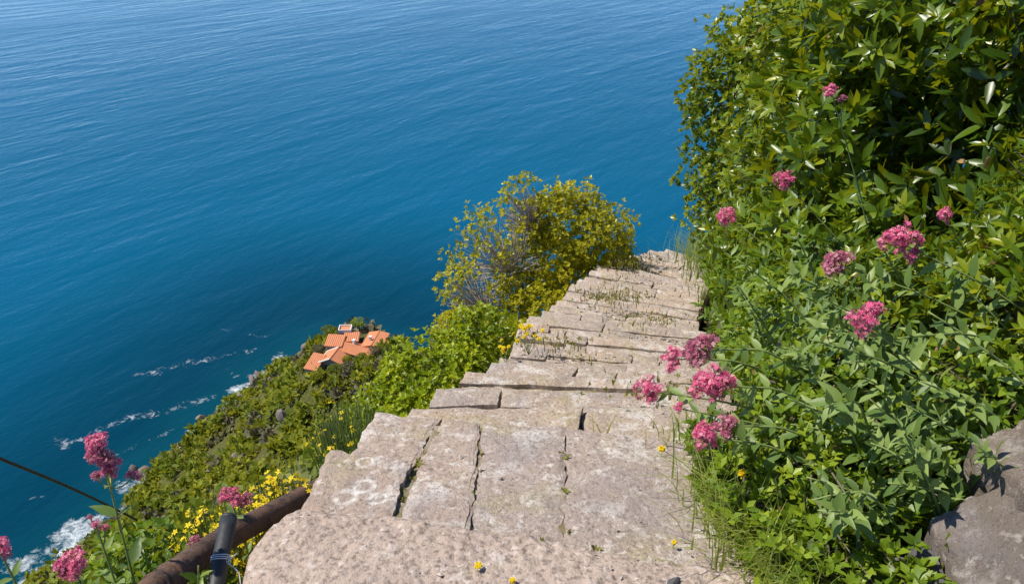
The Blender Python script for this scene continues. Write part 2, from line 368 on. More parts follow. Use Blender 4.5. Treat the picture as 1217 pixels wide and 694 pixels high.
# ------------------------------------------------------------------ land form
SHORE = np.array([(-200, -400), (-190, -60), (-150, 50), (-112, 98), (-99, 118), (-93, 131), (-86, 148), (-90, 154), (-78, 168), (-82, 176), (-71, 189), (-74, 196), (-65, 208),
                  (-63, 216), (-52, 216), (-38, 210), (-14, 198), (14, 185), (50, 165), (95, 120), (150, 70), (210, 0), (260, -400)], float)
cen = [(s[0] + 0.65 * math.cos(R(h)), s[1] - 0.65 * math.sin(R(h)), s[2] - 0.42) for s, h in zip(STEPS, HEAD)]
RIDGE = np.array([(0, -400, 160), (0, -40, 14), (0.05, -6, 0.6), (0.05, 0, -0.35), (0.05, 1.6, -0.38)] + cen[::2] + [(9, 26, -15), (7, 60, -38), (-14, 108, -66), (-25, 122, -77.5), (-31, 138, -81.5), (-40, 158, -92), (-52, 200, -118), (-56, 212, -125)], float)

def seg_dist(P, L, closed=False):
    """distance to polyline, parameter and index of the nearest segment, signed side"""
    best = np.full(len(P), 1e18); bi = np.zeros(len(P), int); bt = np.zeros(len(P)); side = np.zeros(len(P))
    n = len(L) if closed else len(L) - 1
    for i in range(n):
        a = L[i, :2]; b = L[(i + 1) % len(L), :2]; d = b - a
        t = np.clip(((P - a) @ d) / (d @ d), 0, 1); q = a + t[:, None] * d
        dd = ((P - q) ** 2).sum(1); m = dd < best
        best[m] = dd[m]; bi[m] = i; bt[m] = t[m]
        side[m] = (d[0] * (P[m, 1] - a[1]) - d[1] * (P[m, 0] - a[0]))
    return np.sqrt(best), bi, bt, -np.sign(side)

def inside(P, L):
    x, y = P[:, 0], P[:, 1]; c = np.zeros(len(P), bool)
    for i in range(len(L)):
        x1, y1 = L[i]; x2, y2 = L[i - 1]
        if y1 == y2: continue
        m = ((y1 > y) != (y2 > y)) & (x < (x2 - x1) * (y - y1) / (y2 - y1) + x1); c ^= m
    return c

def vnoise(P, wl, seed):
    """cheap smooth value noise on numpy arrays"""
    q = P / wl; i = np.floor(q).astype(np.int64); f = q - i; f = f * f * (3 - 2 * f)
    def h(a, b):
        n = (a * 374761393 + b * 668265263 + seed * 1442695041) & 0xffffffff
        n = ((n ^ (n >> 13)) * 1274126177) & 0xffffffff
        return ((n ^ (n >> 16)) & 0xffff) / 65535.0 * 2 - 1
    a = h(i[:, 0], i[:, 1]); b = h(i[:, 0] + 1, i[:, 1]); c = h(i[:, 0], i[:, 1] + 1); d = h(i[:, 0] + 1, i[:, 1] + 1)
    return (a * (1 - f[:, 0]) + b * f[:, 0]) * (1 - f[:, 1]) + (c * (1 - f[:, 0]) + d * f[:, 0]) * f[:, 1]

def ground(P, detail=True):
    P = np.asarray(P, float).reshape(-1, 2)
    u, _, _, _ = seg_dist(P, SHORE); ins = inside(P, SHORE)
    v, bi, bt, side = seg_dist(P, RIDGE)
    zr = RIDGE[bi, 2] * (1 - bt) + RIDGE[np.minimum(bi + 1, len(RIDGE) - 1), 2] * bt
    wgt = u / (u + v + 1e-6)
    g = 0.055 * sstep(u, -0.5, 5) + 0.945 * wgt ** 1.12
    z = SEA + (zr - SEA) * np.clip(g, 0, 1)
    if detail:
        am = sstep(v, 2.5, 30) * sstep(u, 0, 12)
        z = z + am * (3.2 * vnoise(P, 24, 1) + 1.4 * vnoise(P, 9, 2) + 0.5 * vnoise(P, 3.5, 3))
        z = z + sstep(v, .9, 3) * (0.16 * vnoise(P, 1.3, 5) + 0.06 * vnoise(P, 0.45, 6))
    dv = np.hypot((P[:, 0] + 32.3), P[:, 1] - 132.8)
    mv = 1 - sstep(dv, 7.5, 15)
    z = z * (1 - mv) + mv * (-81.6 + .12 * (P[:, 1] - 132.8) + .22 * np.clip(P[:, 0] + 33, -9, 6))
    # bank on the right of the stairs
    t = v * side; y = P[:, 1]
    fb = sstep(y, 1.35, 2.1)
    zb = zr + 0.40 + fb * (0.18 * sstep(t, 0.66, 0.95) + 0.42 * np.clip(t - 0.75, 0, 3.5)) + 0.04 * vnoise(P, 0.6, 7)
    mk = sstep(t, 0.58, 0.82) * (1 - sstep(t, 5, 11)) * (1 - sstep(y, 8.8, 13)) * sstep(y, -30, -5)
    z = z * (1 - mk) + zb * mk
    z = np.where(ins, z, SEA - 0.15 * u - 0.3)
    return z
def gz(x, y): return float(ground([(x, y)])[0])

# terrain: rings of growing radius round the landing
rad = np.concatenate([np.linspace(0.0, 6, 50)[1:], 6 * (720 / 6) ** (np.linspace(0, 1, 190)[1:])])
ang = np.linspace(0, 2 * PI, 361)[:-1]
rr, aa = np.meshgrid(rad, ang, indexing='ij')
XY = np.stack([rr * np.sin(aa), 2.0 + rr * np.cos(aa)], -1).reshape(-1, 2)
XY = XY + (rr.reshape(-1, 1) * 0.004) * rng.normal(size=XY.shape)
Z = ground(XY); nr, na = rr.shape
uu = seg_dist(XY, SHORE)[0]; ok = inside(XY, SHORE) | (uu < 6)
V = np.concatenate([np.column_stack([XY, Z]), [[0, 2.0, gz(0, 2.0)]]])
i0 = (np.arange(nr - 1)[:, None] * na + np.arange(na)[None, :]); i1 = (np.arange(nr - 1)[:, None] * na + (np.arange(na)[None, :] + 1) % na)
Q = np.stack([i0, i0 + na, i1 + na, i1], -1).reshape(-1, 4)[:, ::-1]
Q = Q[ok[Q].all(1)]
T3 = np.stack([np.full(na, nr * na), np.arange(na), (np.arange(na) + 1) % na], -1)[:, ::-1]
me = arr_mesh('hillside', V, [Q, T3], True)
gcx = np.concatenate([XY, [[0, 2.0]]])
shore_u = np.concatenate([uu, [100]])
rk = np.clip(1 - sstep(shore_u, 1, 4) + 0.9 * sstep(vnoise(gcx, 11, 9) + 0.5 * vnoise(gcx, 4, 10), 0.55, 0.8), 0, 1)
at = me.attributes.new('rock', 'FLOAT', 'POINT'); at.data.foreach_set('value', rk.astype(np.float32))
tag(link('hillside', me, None, M['terrain']), 'steep scrub covered hillside falling from the stairs to the sea', 'hillside', None, 'structure')

# sea
def axis(lo, hi, step, far):
    core = np.arange(lo, hi + step, step); k = np.cumsum(step * 1.22 ** np.arange(1, 46)); k = k[k < far]
    return np.concatenate([lo - k[::-1], core, hi + k])
gx = axis(-190, -20, 1.1, 24000); gy = axis(85, 260, 1.1, 24000)
X, Y = np.meshgrid(gx, gy, indexing='ij'); P2 = np.stack([X.ravel(), Y.ravel()], -1)
us = seg_dist(P2, SHORE)[0]; ins = inside(P2, SHORE)
wob = 2.2 * vnoise(P2, 9, 21) + 1.2 * vnoise(P2, 4, 22)
foam = 0.80 * (1 - sstep(us + wob, 0.0, 6.0)) * sstep(vnoise(P2, 15, 24) + 0.4 * vnoise(P2, 6, 25), -0.15, 0.4) + 0.2 * (1 - sstep(us, 3, 14))
# drifting foam lines running out from the rocks
for ln, wd, st in (([(-116, 165), (-113, 168), (-100, 178), (-92, 181), (-84, 186)], 4.2, 0.62), ([(-112, 197), (-103, 200), (-95, 203.5), (-87, 208), (-80, 210)], 3.8, 0.60),
                   ([(-96, 224), (-88, 222), (-78, 219)], 3.0, 0.5), ([(-126, 141), (-118, 146), (-107, 145)], 3.0, 0.42), ([(-92, 205), (-84, 201), (-80, 197)], 2.6, 0.55), ([(-100, 160), (-94, 166), (-90, 170)], 3.0, 0.5)):
    d = seg_dist(P2 + np.stack([vnoise(P2, 7, 31) * 1.6, vnoise(P2, 7, 32) * 1.6], -1), np.array(ln, float))[0]
    foam = np.maximum(foam, st * (1 - sstep(d, 0, wd * (1.2 + 0.6 * vnoise(P2, 8, 33)))))
for (bx, by, br, st) in ((-75, 191, 9, .85), (-82, 171, 9, .85), (-96, 132, 11, .8), (-102, 124, 10, .7), (-70, 205, 6, .7), (-90, 150, 8, .7)):
    d = np.hypot(P2[:, 0] - bx + 2 * vnoise(P2, 5, 41), P2[:, 1] - by + 3 * vnoise(P2, 6, 42)); foam = np.maximum(foam, st * (1 - sstep(d, .25 * br, br)))
shal = (1 - sstep(us, 2, 22))
foam[ins] = 0.6
nx, ny = X.shape
ii = (np.arange(nx - 1)[:, None] * ny + np.arange(ny - 1)[None, :])
Q = np.stack([ii, ii + ny, ii + ny + 1, ii + 1], -1).reshape(-1, 4)
me = arr_mesh('sea', np.column_stack([P2, np.full(len(P2), SEA)]), Q, True)
for nme, a_ in (('foam', foam), ('shallow', shal), ('coastal', 1 - sstep(us, 5, 130))):
    at = me.attributes.new(nme, 'FLOAT', 'POINT'); at.data.foreach_set('value', a_.astype(np.float32))
tag(link('sea', me, None, M['sea']), 'deep blue rippled sea with white surf along the rocks', 'sea', None, 'structure')

# ------------------------------------------------------------------ the stairs
def slab_mesh(name, c, thick, nu, nv, seed, edge=0.012, rough=0.004, rnd=0.012, wavy=(1, 1, 1, 1)):
    """c: four top corners FL, FR, NR, NL. A slab with worn, uneven edges and an uneven top."""
    FL, FR, NR, NL = [np.array(p, float) for p in c]
    U, Vv = np.meshgrid(np.linspace(0, 1, nu + 1), np.linspace(0, 1, nv + 1), indexing='ij')
    lu = np.linalg.norm(FR - FL); lv = np.linalg.norm(FL - NL)
    # pull the outer rows close to the rim so that the edge rounds over
    def ease(t, L):
        e = min(0.25, 0.016 / L); n = t.shape[0] if False else None
        return t
    u = U.copy(); v = Vv.copy()
    u[1, :] = 0.018 / lu; u[-2, :] = 1 - 0.018 / lu; v[:, 1] = 0.018 / lv; v[:, -2] = 1 - 0.018 / lv
    top = (NL[None, None] * ((1 - u) * (1 - v))[..., None] + NR * (u * (1 - v))[..., None] + FL * ((1 - u) * v)[..., None] + FR * (u * v)[..., None])
    pts = top.reshape(-1, 3)
    ex = (FR - FL) / lu; ey = (FL - NL) / lv
    sd = Vector((seed * 1.7, seed * 0.9, seed * 2.3))
    out = pts.copy()
    uf = u.ravel(); vf = v.ravel()
    for i in range(len(pts)):
        p = Vector(pts[i]) + sd
        du = min(uf[i], 1 - uf[i]) * lu; dv = min(vf[i], 1 - vf[i]) * lv; de = min(du, dv)
        n1 = noise.noise(p * 9); n2 = noise.noise(p * 24); n3 = noise.noise(p * 3.2)
        fall = max(0, 1 - de / 0.10)
        j = (n1 * 0.8 + n2 * 0.7 + 0.4 * noise.noise(p * 55)) * edge * fall
        if du < dv + 0.03: out[i] += ex * j * (1 if uf[i] > .5 else -1)
        if dv < du + 0.03: out[i] += ey * j * (1 if vf[i] > .5 else -1)
        out[i, 2] += n3 * rough * 1.6 + n2 * rough * 0.6 + n1 * rough
        if de < 1e-6: out[i, 2] -= rnd * (0.7 + 0.5 * n1)
        elif de < 0.02: out[i, 2] -= rnd * 0.12
    n = (nu + 1) * (nv + 1); idx = np.arange(n).reshape(nu + 1, nv + 1)
    Qt = np.stack([idx[:-1, :-1], idx[1:, :-1], idx[1:, 1:], idx[:-1, 1:]], -1).reshape(-1, 4)
    ring = list(idx[:, 0]) + list(idx[-1, 1:]) + list(idx[-2::-1, -1]) + list(idx[0, -2:0:-1])
    m = len(ring); low = out[ring].copy(); low[:, 2] -= thick
    for kk in range(m):
        q = Vector(low[kk] * 7); low[kk, 0] += 0.012 * noise.noise(q); low[kk, 1] += 0.012 * noise.noise(q + Vector((9, 3, 1)))
    Vall = np.concatenate([out, low]); b0 = n
    side = np.array([(ring[kk], b0 + kk, b0 + (kk + 1) % m, ring[(kk + 1) % m]) for kk in range(m)])
    side = side[:, ::-1] if False else side
    me = bpy.data.meshes.new(name)
    me.from_pydata([tuple(p) for p in Vall], [], [tuple(map(int, f)) for f in Qt] + [tuple(map(int, f)) for f in side] + [tuple(b0 + kk for kk in range(m - 1, -1, -1))])
    me.update(); me.polygons.foreach_set('use_smooth', np.ones(len(me.polygons), bool))
    try: me.set_sharp_from_angle(angle=R(48))
    except Exception: pass
    return me

# core of the stairs: mortar and rubble under the slabs, one block per step
core = MB()
def block(mb, c, z0):
    V = [(x, y, z) for x, y, z in c] + [(x, y, z0) for x, y, z in c]
    mb.add(V, [(3, 2, 1, 0)[::-1] and (0, 3, 2, 1)[::1], (4, 5, 6, 7)[::1], (0, 1, 5, 4), (1, 2, 6, 5), (2, 3, 7, 6), (3, 0, 4, 7)])
stones = []
prevL = np.array([-0.30, 2.02, -0.1]); prevR = np.array([0.70, 1.95, -0.1])
jr = random.Random(5)
for i, (s, h) in enumerate(zip(STEPS, HEAD)):
    ex = np.array([math.cos(R(h)), -math.sin(R(h)), 0]); ey = np.array([math.sin(R(h)), math.cos(R(h)), 0])
    L = np.array(s); Rr = L + ex * (WID + jr.uniform(-.03, .04)) + np.array([0, 0, jr.uniform(-.012, .012)])
    if i > 0:
        ov = 0.10
        NLp = np.array([prevL[0], prevL[1], L[2]]) - ey * ov - ex * 0.01
        NRp = np.array([prevR[0], prevR[1], Rr[2]]) - ey * ov
        block(core, [L + ex * 0.03 - ey * 0.03 - (0, 0, .040), Rr - ey * 0.03 - (0, 0, .040), NRp - (0, 0, .040), NLp + ex * 0.03 - (0, 0, .040)], L[2] - 1.1)
        n = jr.choice([2, 3, 3]) if i < 5 else jr.choice([3, 4, 4, 5]) if i < 20 else jr.choice([2, 3])
        cuts = [0] + sorted(jr.uniform(0.12, 0.88) for _ in range(n - 1)) + [1]
        cuts = [c for q, c in enumerate(cuts) if q == 0 or c - cuts[q - 1] > 0.1] 
        if cuts[-1] != 1: cuts[-1] = 1
        for q in range(len(cuts) - 1):
            a, b = cuts[q], cuts[q + 1]; g = 0.006
            sk = jr.uniform(-.05, .05); sk0 = 0 if q == 0 else sk_prev; sk_prev = sk
            a1, b1 = a + g / WID, b - g / WID
            q9 = 1.0 if i < 6 else .6; dz = q9 * jr.uniform(-.016, .012); tl = q9 * jr.uniform(-.010, .010); fo = q9 * jr.uniform(-.035, .03)
            FLc = L * (1 - a1) + Rr * a1 + ey * fo; FRc = L * (1 - b1) + Rr * b1 + ey * (fo + jr.uniform(-.01, .01))
            NLc = NLp * (1 - a1) + NRp * a1 + ex * sk0; NRc = NLp * (1 - b1) + NRp * b1 + ex * (sk if q < len(cuts) - 2 else 0)
            FLc[2] += dz + tl - 0.008; FRc[2] += dz - tl - 0.008; NLc[2] += dz + tl; NRc[2] += dz - tl
            if q == 0: e_ = ex * jr.uniform(-.035, .03); FLc += e_; NLc += e_
            near = i < 6
            rows = [(0.0, 1.0)]
            dep = np.linalg.norm(FLc - NLc)
            if i > 1:
                f1 = 1 - jr.uniform(.10, .15) / dep; rows = [(f1 + (0.005 if i > 4 else 0.002) / dep, 1.0), (0.0, f1)]
            for (t0, t1) in rows:
                f0 = [NLc * (1 - t) + FLc * t for t in (t0, t1)]; f2 = [NRc * (1 - t) + FRc * t for t in (t0, t1)]
                dzz = np.array([0, 0, jr.uniform(-.020, -.004) if t0 == 0 and i > 1 else jr.uniform(-.004, .006)])
                cs = (f0[1] + dzz, f2[1] + dzz, f2[0] + dzz, f0[0] + dzz)
                nu = max(5, int(np.linalg.norm(FRc - FLc) / (0.022 if near else 0.04))); nv = max(4, int(dep * (t1 - t0) / (0.024 if near else 0.035)))
                stones.append((slab_mesh('stone', cs, 0.15, nu, nv, i * 9 + q + t0, 0.011, 0.007, 0.010), M['stone']))
    prevL, prevR = L, Rr
# landing slabs (FL, FR, NR, NL), z from the landing
def up(c): return [(x, y, z + EYE) for x, y, z in c]
LAND = [([(-0.58, 2.048, -1.63), (-0.315, 1.99, -1.63), (-0.350, 1.70, -1.62), (-0.615, 1.70, -1.62)], 0.20),
        ([(-0.492, 2.38, -1.725), (-0.258, 2.325, -1.715), (-0.325, 1.985, -1.67), (-0.54, 1.985, -1.67)], 0.22),
        ([(-0.249, 2.320, -1.705), (-0.106, 2.270, -1.69), (-0.121, 1.66, -1.622), (-0.345, 1.68, -1.622)], 0.2),
        ([(-0.098, 2.272, -1.692), (0.184, 2.235, -1.69), (0.136, 1.60, -1.626), (-0.116, 1.65, -1.624)], 0.2),
        ([(0.186, 2.232, -1.690), (0.72, 2.13, -1.688), (0.70, 1.48, -1.634), (0.138, 1.58, -1.628)], 0.2)]
for q, (c, t) in enumerate(LAND):
    c = [np.array(p) for p in up(c)]
    stones.append((slab_mesh('stone', c, t, 34, 44, 300 + q, 0.013, 0.0055, 0.006), M['slab']))
block(core, [np.array(p) for p in [(-0.24, 2.25, -0.112), (0.70, 2.10, -0.102), (0.70, 1.5, -0.046), (-0.24, 1.7, -0.046)]], -1.2)
block(core, [np.array(p) for p in [(-0.43, 2.31, -0.142), (-0.245, 2.30, -0.136), (-0.29, 1.995, -0.088), (-0.46, 1.995, -0.086)]], -1.2)
block(core, [np.array(p) for p in [(-0.52, 1.99, -0.045), (-0.285, 1.985, -0.068), (-0.32, 1.7, -0.030), (-0.52, 1.7, -0.030)]], -1.2)
me = core.mesh('stairway', False)
stair = link('stairway', me, None, M['mortar'])
tag(stair, 'old stone stairway descending the ridge towards the sea', 'stairway', None, 'structure')
for me, m in stones: link('stone', me, stair, m)
for (x0, y0, x1, y1) in ((-.252, 2.27, -.347, 1.70), (-.102, 2.25, -.120, 1.66), (.186, 2.21, .137, 1.58)):
    V = []; F = []; n_ = 60
    for k_ in range(n_ + 1):
        t = k_ / n_; x = x0 + (x1 - x0) * t; y = y0 + (y1 - y0) * t
        for a_ in (-.016, -.006, .006, .016):
            q = Vector((x + a_, y, 0)); V.append((x + a_, y, -.043 - (y - 1.7) * .112 + .007 * noise.noise(q * 30) + .005 * noise.noise(q * 70) - .012 * max(0, noise.noise(q * 7))))
    F = [(k_ * 4 + j_, k_ * 4 + 4 + j_, k_ * 4 + 5 + j_, k_ * 4 + 1 + j_) for k_ in range(n_) for j_ in range(3)]
    me = bpy.data.meshes.new('mortar_joint'); me.from_pydata(V, [], F); me.update(); link('mortar_joint', me, stair, M['mortar'])

# landing: broken concrete screed over the slabs
def landing():
    far = [(-0.70, 1.62), (-0.66, 1.70), (-0.61, 1.762), (-0.52, 1.755), (-0.42, 1.735), (-0.305, 1.727), (-0.2, 1.70), (-0.113, 1.685), (0.02, 1.665), (0.141, 1.640), (0.25, 1.60), (0.353, 1.575), (0.50, 1.55), (0.64, 1.50), (0.80, 1.44)]
    fx = np.array([p[0] for p in far]); fy = np.array([p[1] for p in far])
    nu, nv = 220, 170; V = []
    y0 = -0.6
    for i in range(nu + 1):
        x = -0.70 + 1.5 * i / nu
        yf = np.interp(x, fx, fy) + 0.018 * noise.noise(Vector((x * 14, 1.3, 0))) + 0.008 * noise.noise(Vector((x * 45, 4.3, 0)))
        for j in range(nv + 1):
            t = j / nv; t = 1 - (1 - t) ** 1.7; y = y0 + (yf - y0) * t
            p = Vector((x, y, 0))
            xx = x + (0.014 * noise.noise(p * 13) if i in (0, 1, 2) else 0)
            xl = max(0, 0.05 * (1.45 - y)) if i == 0 else 0
            z = 0.012 + 0.010 * noise.noise(p * 4) + 0.007 * noise.noise(p * 17) + 0.006 * noise.noise(p * 42) + 0.004 * noise.noise(p * 80)
            de = min((yf - y), (x + 0.70) * 1.0, 0.2)
            z -= 0.026 * max(0, 1 - de / 0.045) ** 2 + 0.012 * max(0, 1 - de / 0.14)
            z += 0.008 * max(0, noise.noise(p * 9 + Vector((3, 3, 3))))
            V.append((xx, y, z))
    idx = np.arange(len(V)).reshape(nu + 1, nv + 1)
    F = np.stack([idx[:-1, :-1], idx[1:, :-1], idx[1:, 1:], idx[:-1, 1:]], -1).reshape(-1, 4)
    ring = list(idx[:, 0]) + list(idx[-1, 1:]) + list(idx[-2::-1, -1]) + list(idx[0, -2:0:-1]); m = len(ring); n = len(V)
    for r_ in ring:
        x, y, z = V[r_]; left = x < -0.55
        V.append((x - (0.03 if left else 0) + 0.02 * noise.noise(Vector((x, y, 0)) * 12), y + 0.02 * noise.noise(Vector((y, x, 3)) * 12), -0.75 if left else -0.3))
    F = [tuple(map(int, f)) for f in F] + [(ring[k], n + k, n + (k + 1) % m, ring[(k + 1) % m]) for k in range(m)]
    me = bpy.data.meshes.new('landing'); me.from_pydata(V, [], [tuple(map(int, f)) for f in F]); me.update()
    me.polygons.foreach_set('use_smooth', np.ones(len(me.polygons), bool))
    return me
lo = link('landing', landing(), None, M['concrete'])
tag(lo, 'rough weathered concrete landing at the top of the stairs', 'landing', None, 'structure')

# ------------------------------------------------------------------ leaves
def leaf_proto(rows=2, wd=0.17, fold=0.05, curl=-0.12, tipw=0.7):
    """unit leaf along +Y, upper side +Z; rows of three points between base and tip"""
    V = [(0, 0, 0)]; F3 = []; F4 = []
    for r_ in range(rows):
        t = (r_ + 1) / (rows + 1); ww = wd * (math.sin(PI * t ** tipw)) ; z = curl * t * t
        V += [(-ww, t, z + fold), (0, t, z), (ww, t, z + fold)]
    V.append((0, 1, curl)); last = len(V) - 1
    T = [(0, 2, 1), (0, 3, 2)]
    for r_ in range(rows - 1):
        a = 1 + 3 * r_; b = a + 3
        T += [(a, a + 1, b + 1), (a, b + 1, b), (a + 1, a + 2, b + 2), (a + 1, b + 2, b + 1)]
    a = 1 + 3 * (rows - 1)
    T += [(a, a + 1, last), (a + 1, a + 2, last)]
    return np.array(V, float), np.array(T)

def frames(d, n):
    d = d / (np.linalg.norm(d, axis=1, keepdims=True) + 1e-9)
    x = np.cross(d, n); x /= (np.linalg.norm(x, axis=1, keepdims=True) + 1e-9); z = np.cross(x, d)
    return np.stack([x, d, z], -1)          # columns

def unit(v): return v / (np.linalg.norm(v, axis=-1, keepdims=True) + 1e-9)

def rosettes(P, D, k, L, spread, rg, lvar=0.3, roll=0.5, back=0.0):
    """k leaves round each point; returns matrices (n,3,3) scaled, origins (n,3)"""
    N = len(P); D = unit(D)
    a = unit(np.cross(D, rg.normal(size=D.shape))); b = np.cross(D, a)
    ph = (np.arange(k) * 2.39996)[None, :] + rg.uniform(0, 6.28, (N, 1)); th = spread * rg.uniform(0.45, 1.15, (N, k))
    rad_ = a[:, None] * np.cos(ph)[..., None] + b[:, None] * np.sin(ph)[..., None]
    d = D[:, None] * np.cos(th)[..., None] + rad_ * np.sin(th)[..., None]
    nrm = D[:, None] * np.sin(th)[..., None] - rad_ * np.cos(th)[..., None] + roll * rg.normal(size=d.shape)
    d = d.reshape(-1, 3); nrm = nrm.reshape(-1, 3)
    Fm = frames(d, nrm) * (L * rg.uniform(1 - lvar, 1 + lvar, (N * k, 1, 1)))
    O = np.repeat(P, k, 0) - np.repeat(D, k, 0) * (back * rg.uniform(0, 1, (N * k, 1)))
    return Fm, O

def leaves_mesh(name, proto, Fm, O, rnd, tone=None):
    V, T = proto; n = len(Fm)
    VV = (np.einsum('nij,vj->nvi', Fm, V) + O[:, None]).reshape(-1, 3)
    FF = (T[None] + (np.arange(n) * len(V))[:, None, None]).reshape(-1, 3)
    at = {'rnd': np.repeat(rnd, len(T))}
    at['tone'] = np.repeat(tone if tone is not None else np.full(n, 0.5), len(T))
    return arr_mesh(name, VV, FF, True, at)

def sample_lobes(lobes, n, rg, shell=0.3, lump=0.22, gap=0.25, lumpf=2.6, seed=0, stray=0.05):
    """points and outward directions in the outer shell of a union of ellipsoids"""
    C = np.array([l[:3] for l in lobes], float); S = np.array([l[3:6] for l in lobes], float)
    ar = (S[:, 0] * S[:, 1] + S[:, 1] * S[:, 2] + S[:, 0] * S[:, 2]); k = rg.choice(len(lobes), int(n * 1.5), p=ar / ar.sum())
    d = unit(rg.normal(size=(len(k), 3)))
    r_ = 1 - shell * rg.uniform(0, 1, len(k)) ** 1.5
    st = rg.uniform(0, 1, len(k)) < stray; r_ = np.where(st, rg.uniform(1.0, 1.12, len(k)), r_)
    q = d * S[k] * lumpf; lp = np.array([noise.noise(Vector(v) + Vector((seed, kk * 3.1, 0))) for v, kk in zip(q, k)])
    P = C[k] + d * S[k] * (r_ * (1 + lump * lp))[:, None]; Nn = unit(d / S[k])
    keep = ~((lp < -0.22) & (rg.uniform(0, 1, len(k)) < gap * 2))
    for j in range(len(lobes)):
        ii_ = (((P - C[j]) / S[j]) ** 2).sum(1); keep &= ~((ii_ < 0.5) & (k != j))
    return P[keep][:n], Nn[keep][:n], lp[keep][:n]

LEAF_LONG = leaf_proto(4, 0.17, 0.035, -0.16, 0.80)
LEAF_MASS = leaf_proto(2, 0.17, 0.04, -0.12, 0.85)
LEAF_ROUND = leaf_proto(1, 0.27, 0.06, -0.10, 1.0)
LEAF_LANCE = leaf_proto(4, 0.20, 0.05, -0.16, 0.66)
LEAF_FLAT = (np.array([(0, 0, 0), (-.3, .5, .05), (0, 1, 0), (.3, .5, .05)], float), np.array([(0, 2, 1), (0, 3, 2)]))
single_cache = {}
def single_leaf(key, proto, mat, variants=5):
    if key not in single_cache:
        ms = []
        for q in range(variants):
            V, T = proto; V2 = V.copy(); V2[:, 2] += -0.12 * (q / variants) * V[:, 1] ** 2; V2[:, 0] += 0.05 * (q - variants / 2) / variants * V[:, 1] ** 2
            me = arr_mesh(key, V2, T, True, {'rnd': np.full(len(T), 0.1 + 0.8 * q / (variants - 1)), 'tone': np.full(len(T), 0.5)})
            me.materials.append(mat); ms.append(me)
        single_cache[key] = ms
    return single_cache[key]

def leaf_objects(parent, key, proto, mat, Fm, O, rnd, base):
    """single leaves as child objects; base = world location of the parent"""
    ms = single_leaf(key, proto, mat); nv = len(ms)
    for f, o, r_ in zip(Fm, O, rnd):
        ob = bpy.data.objects.new('leaf', ms[min(nv - 1, int(r_ * nv))]); COL.objects.link(ob); ob.parent = parent
        s = float(np.linalg.norm(f[:, 1])); m = Matrix((f / s).tolist()).to_4x4()
        ob.matrix_local = Matrix.Translation(Vector(o) - Vector(base)) @ m @ Matrix.Scale(s, 4)

def branches(mb, base, tips, r0, rg, k=5, bend=0.12):
    for t in tips:
        a = Vector(base); b = Vector(t); d = b - a
        mid = a + d * 0.5 + Vector(rg.normal(size=3)) * bend * d.length + Vector((0, 0, 0.08 * d.length))
        pts = bez([a, mid, b], 7); mb.tube(pts, [r0 * (1 - 0.8 * i / 6) for i in range(7)], k)

def shift(me, base):
    n = len(me.vertices); a = np.empty(n * 3, np.float32); me.vertices.foreach_get('co', a)
    a = a.reshape(-1, 3) - np.array(base, np.float32); me.vertices.foreach_set('co', a.ravel()); me.update(); return me

CAMV = np.array([0, 0, EYE]); PITCH = R(27.5)
def in_view(P):
    """depth along the view and whether a point is inside the picture"""
    q = P - CAMV; d = q[:, 1] * math.cos(PITCH) - q[:, 2] * math.sin(PITCH); u_ = q[:, 1] * math.sin(PITCH) + q[:, 2] * math.cos(PITCH)
    return d, (d > 0.3) & (np.abs(q[:, 0] / d) < 0.637) & (np.abs(u_ / d) < 0.364)

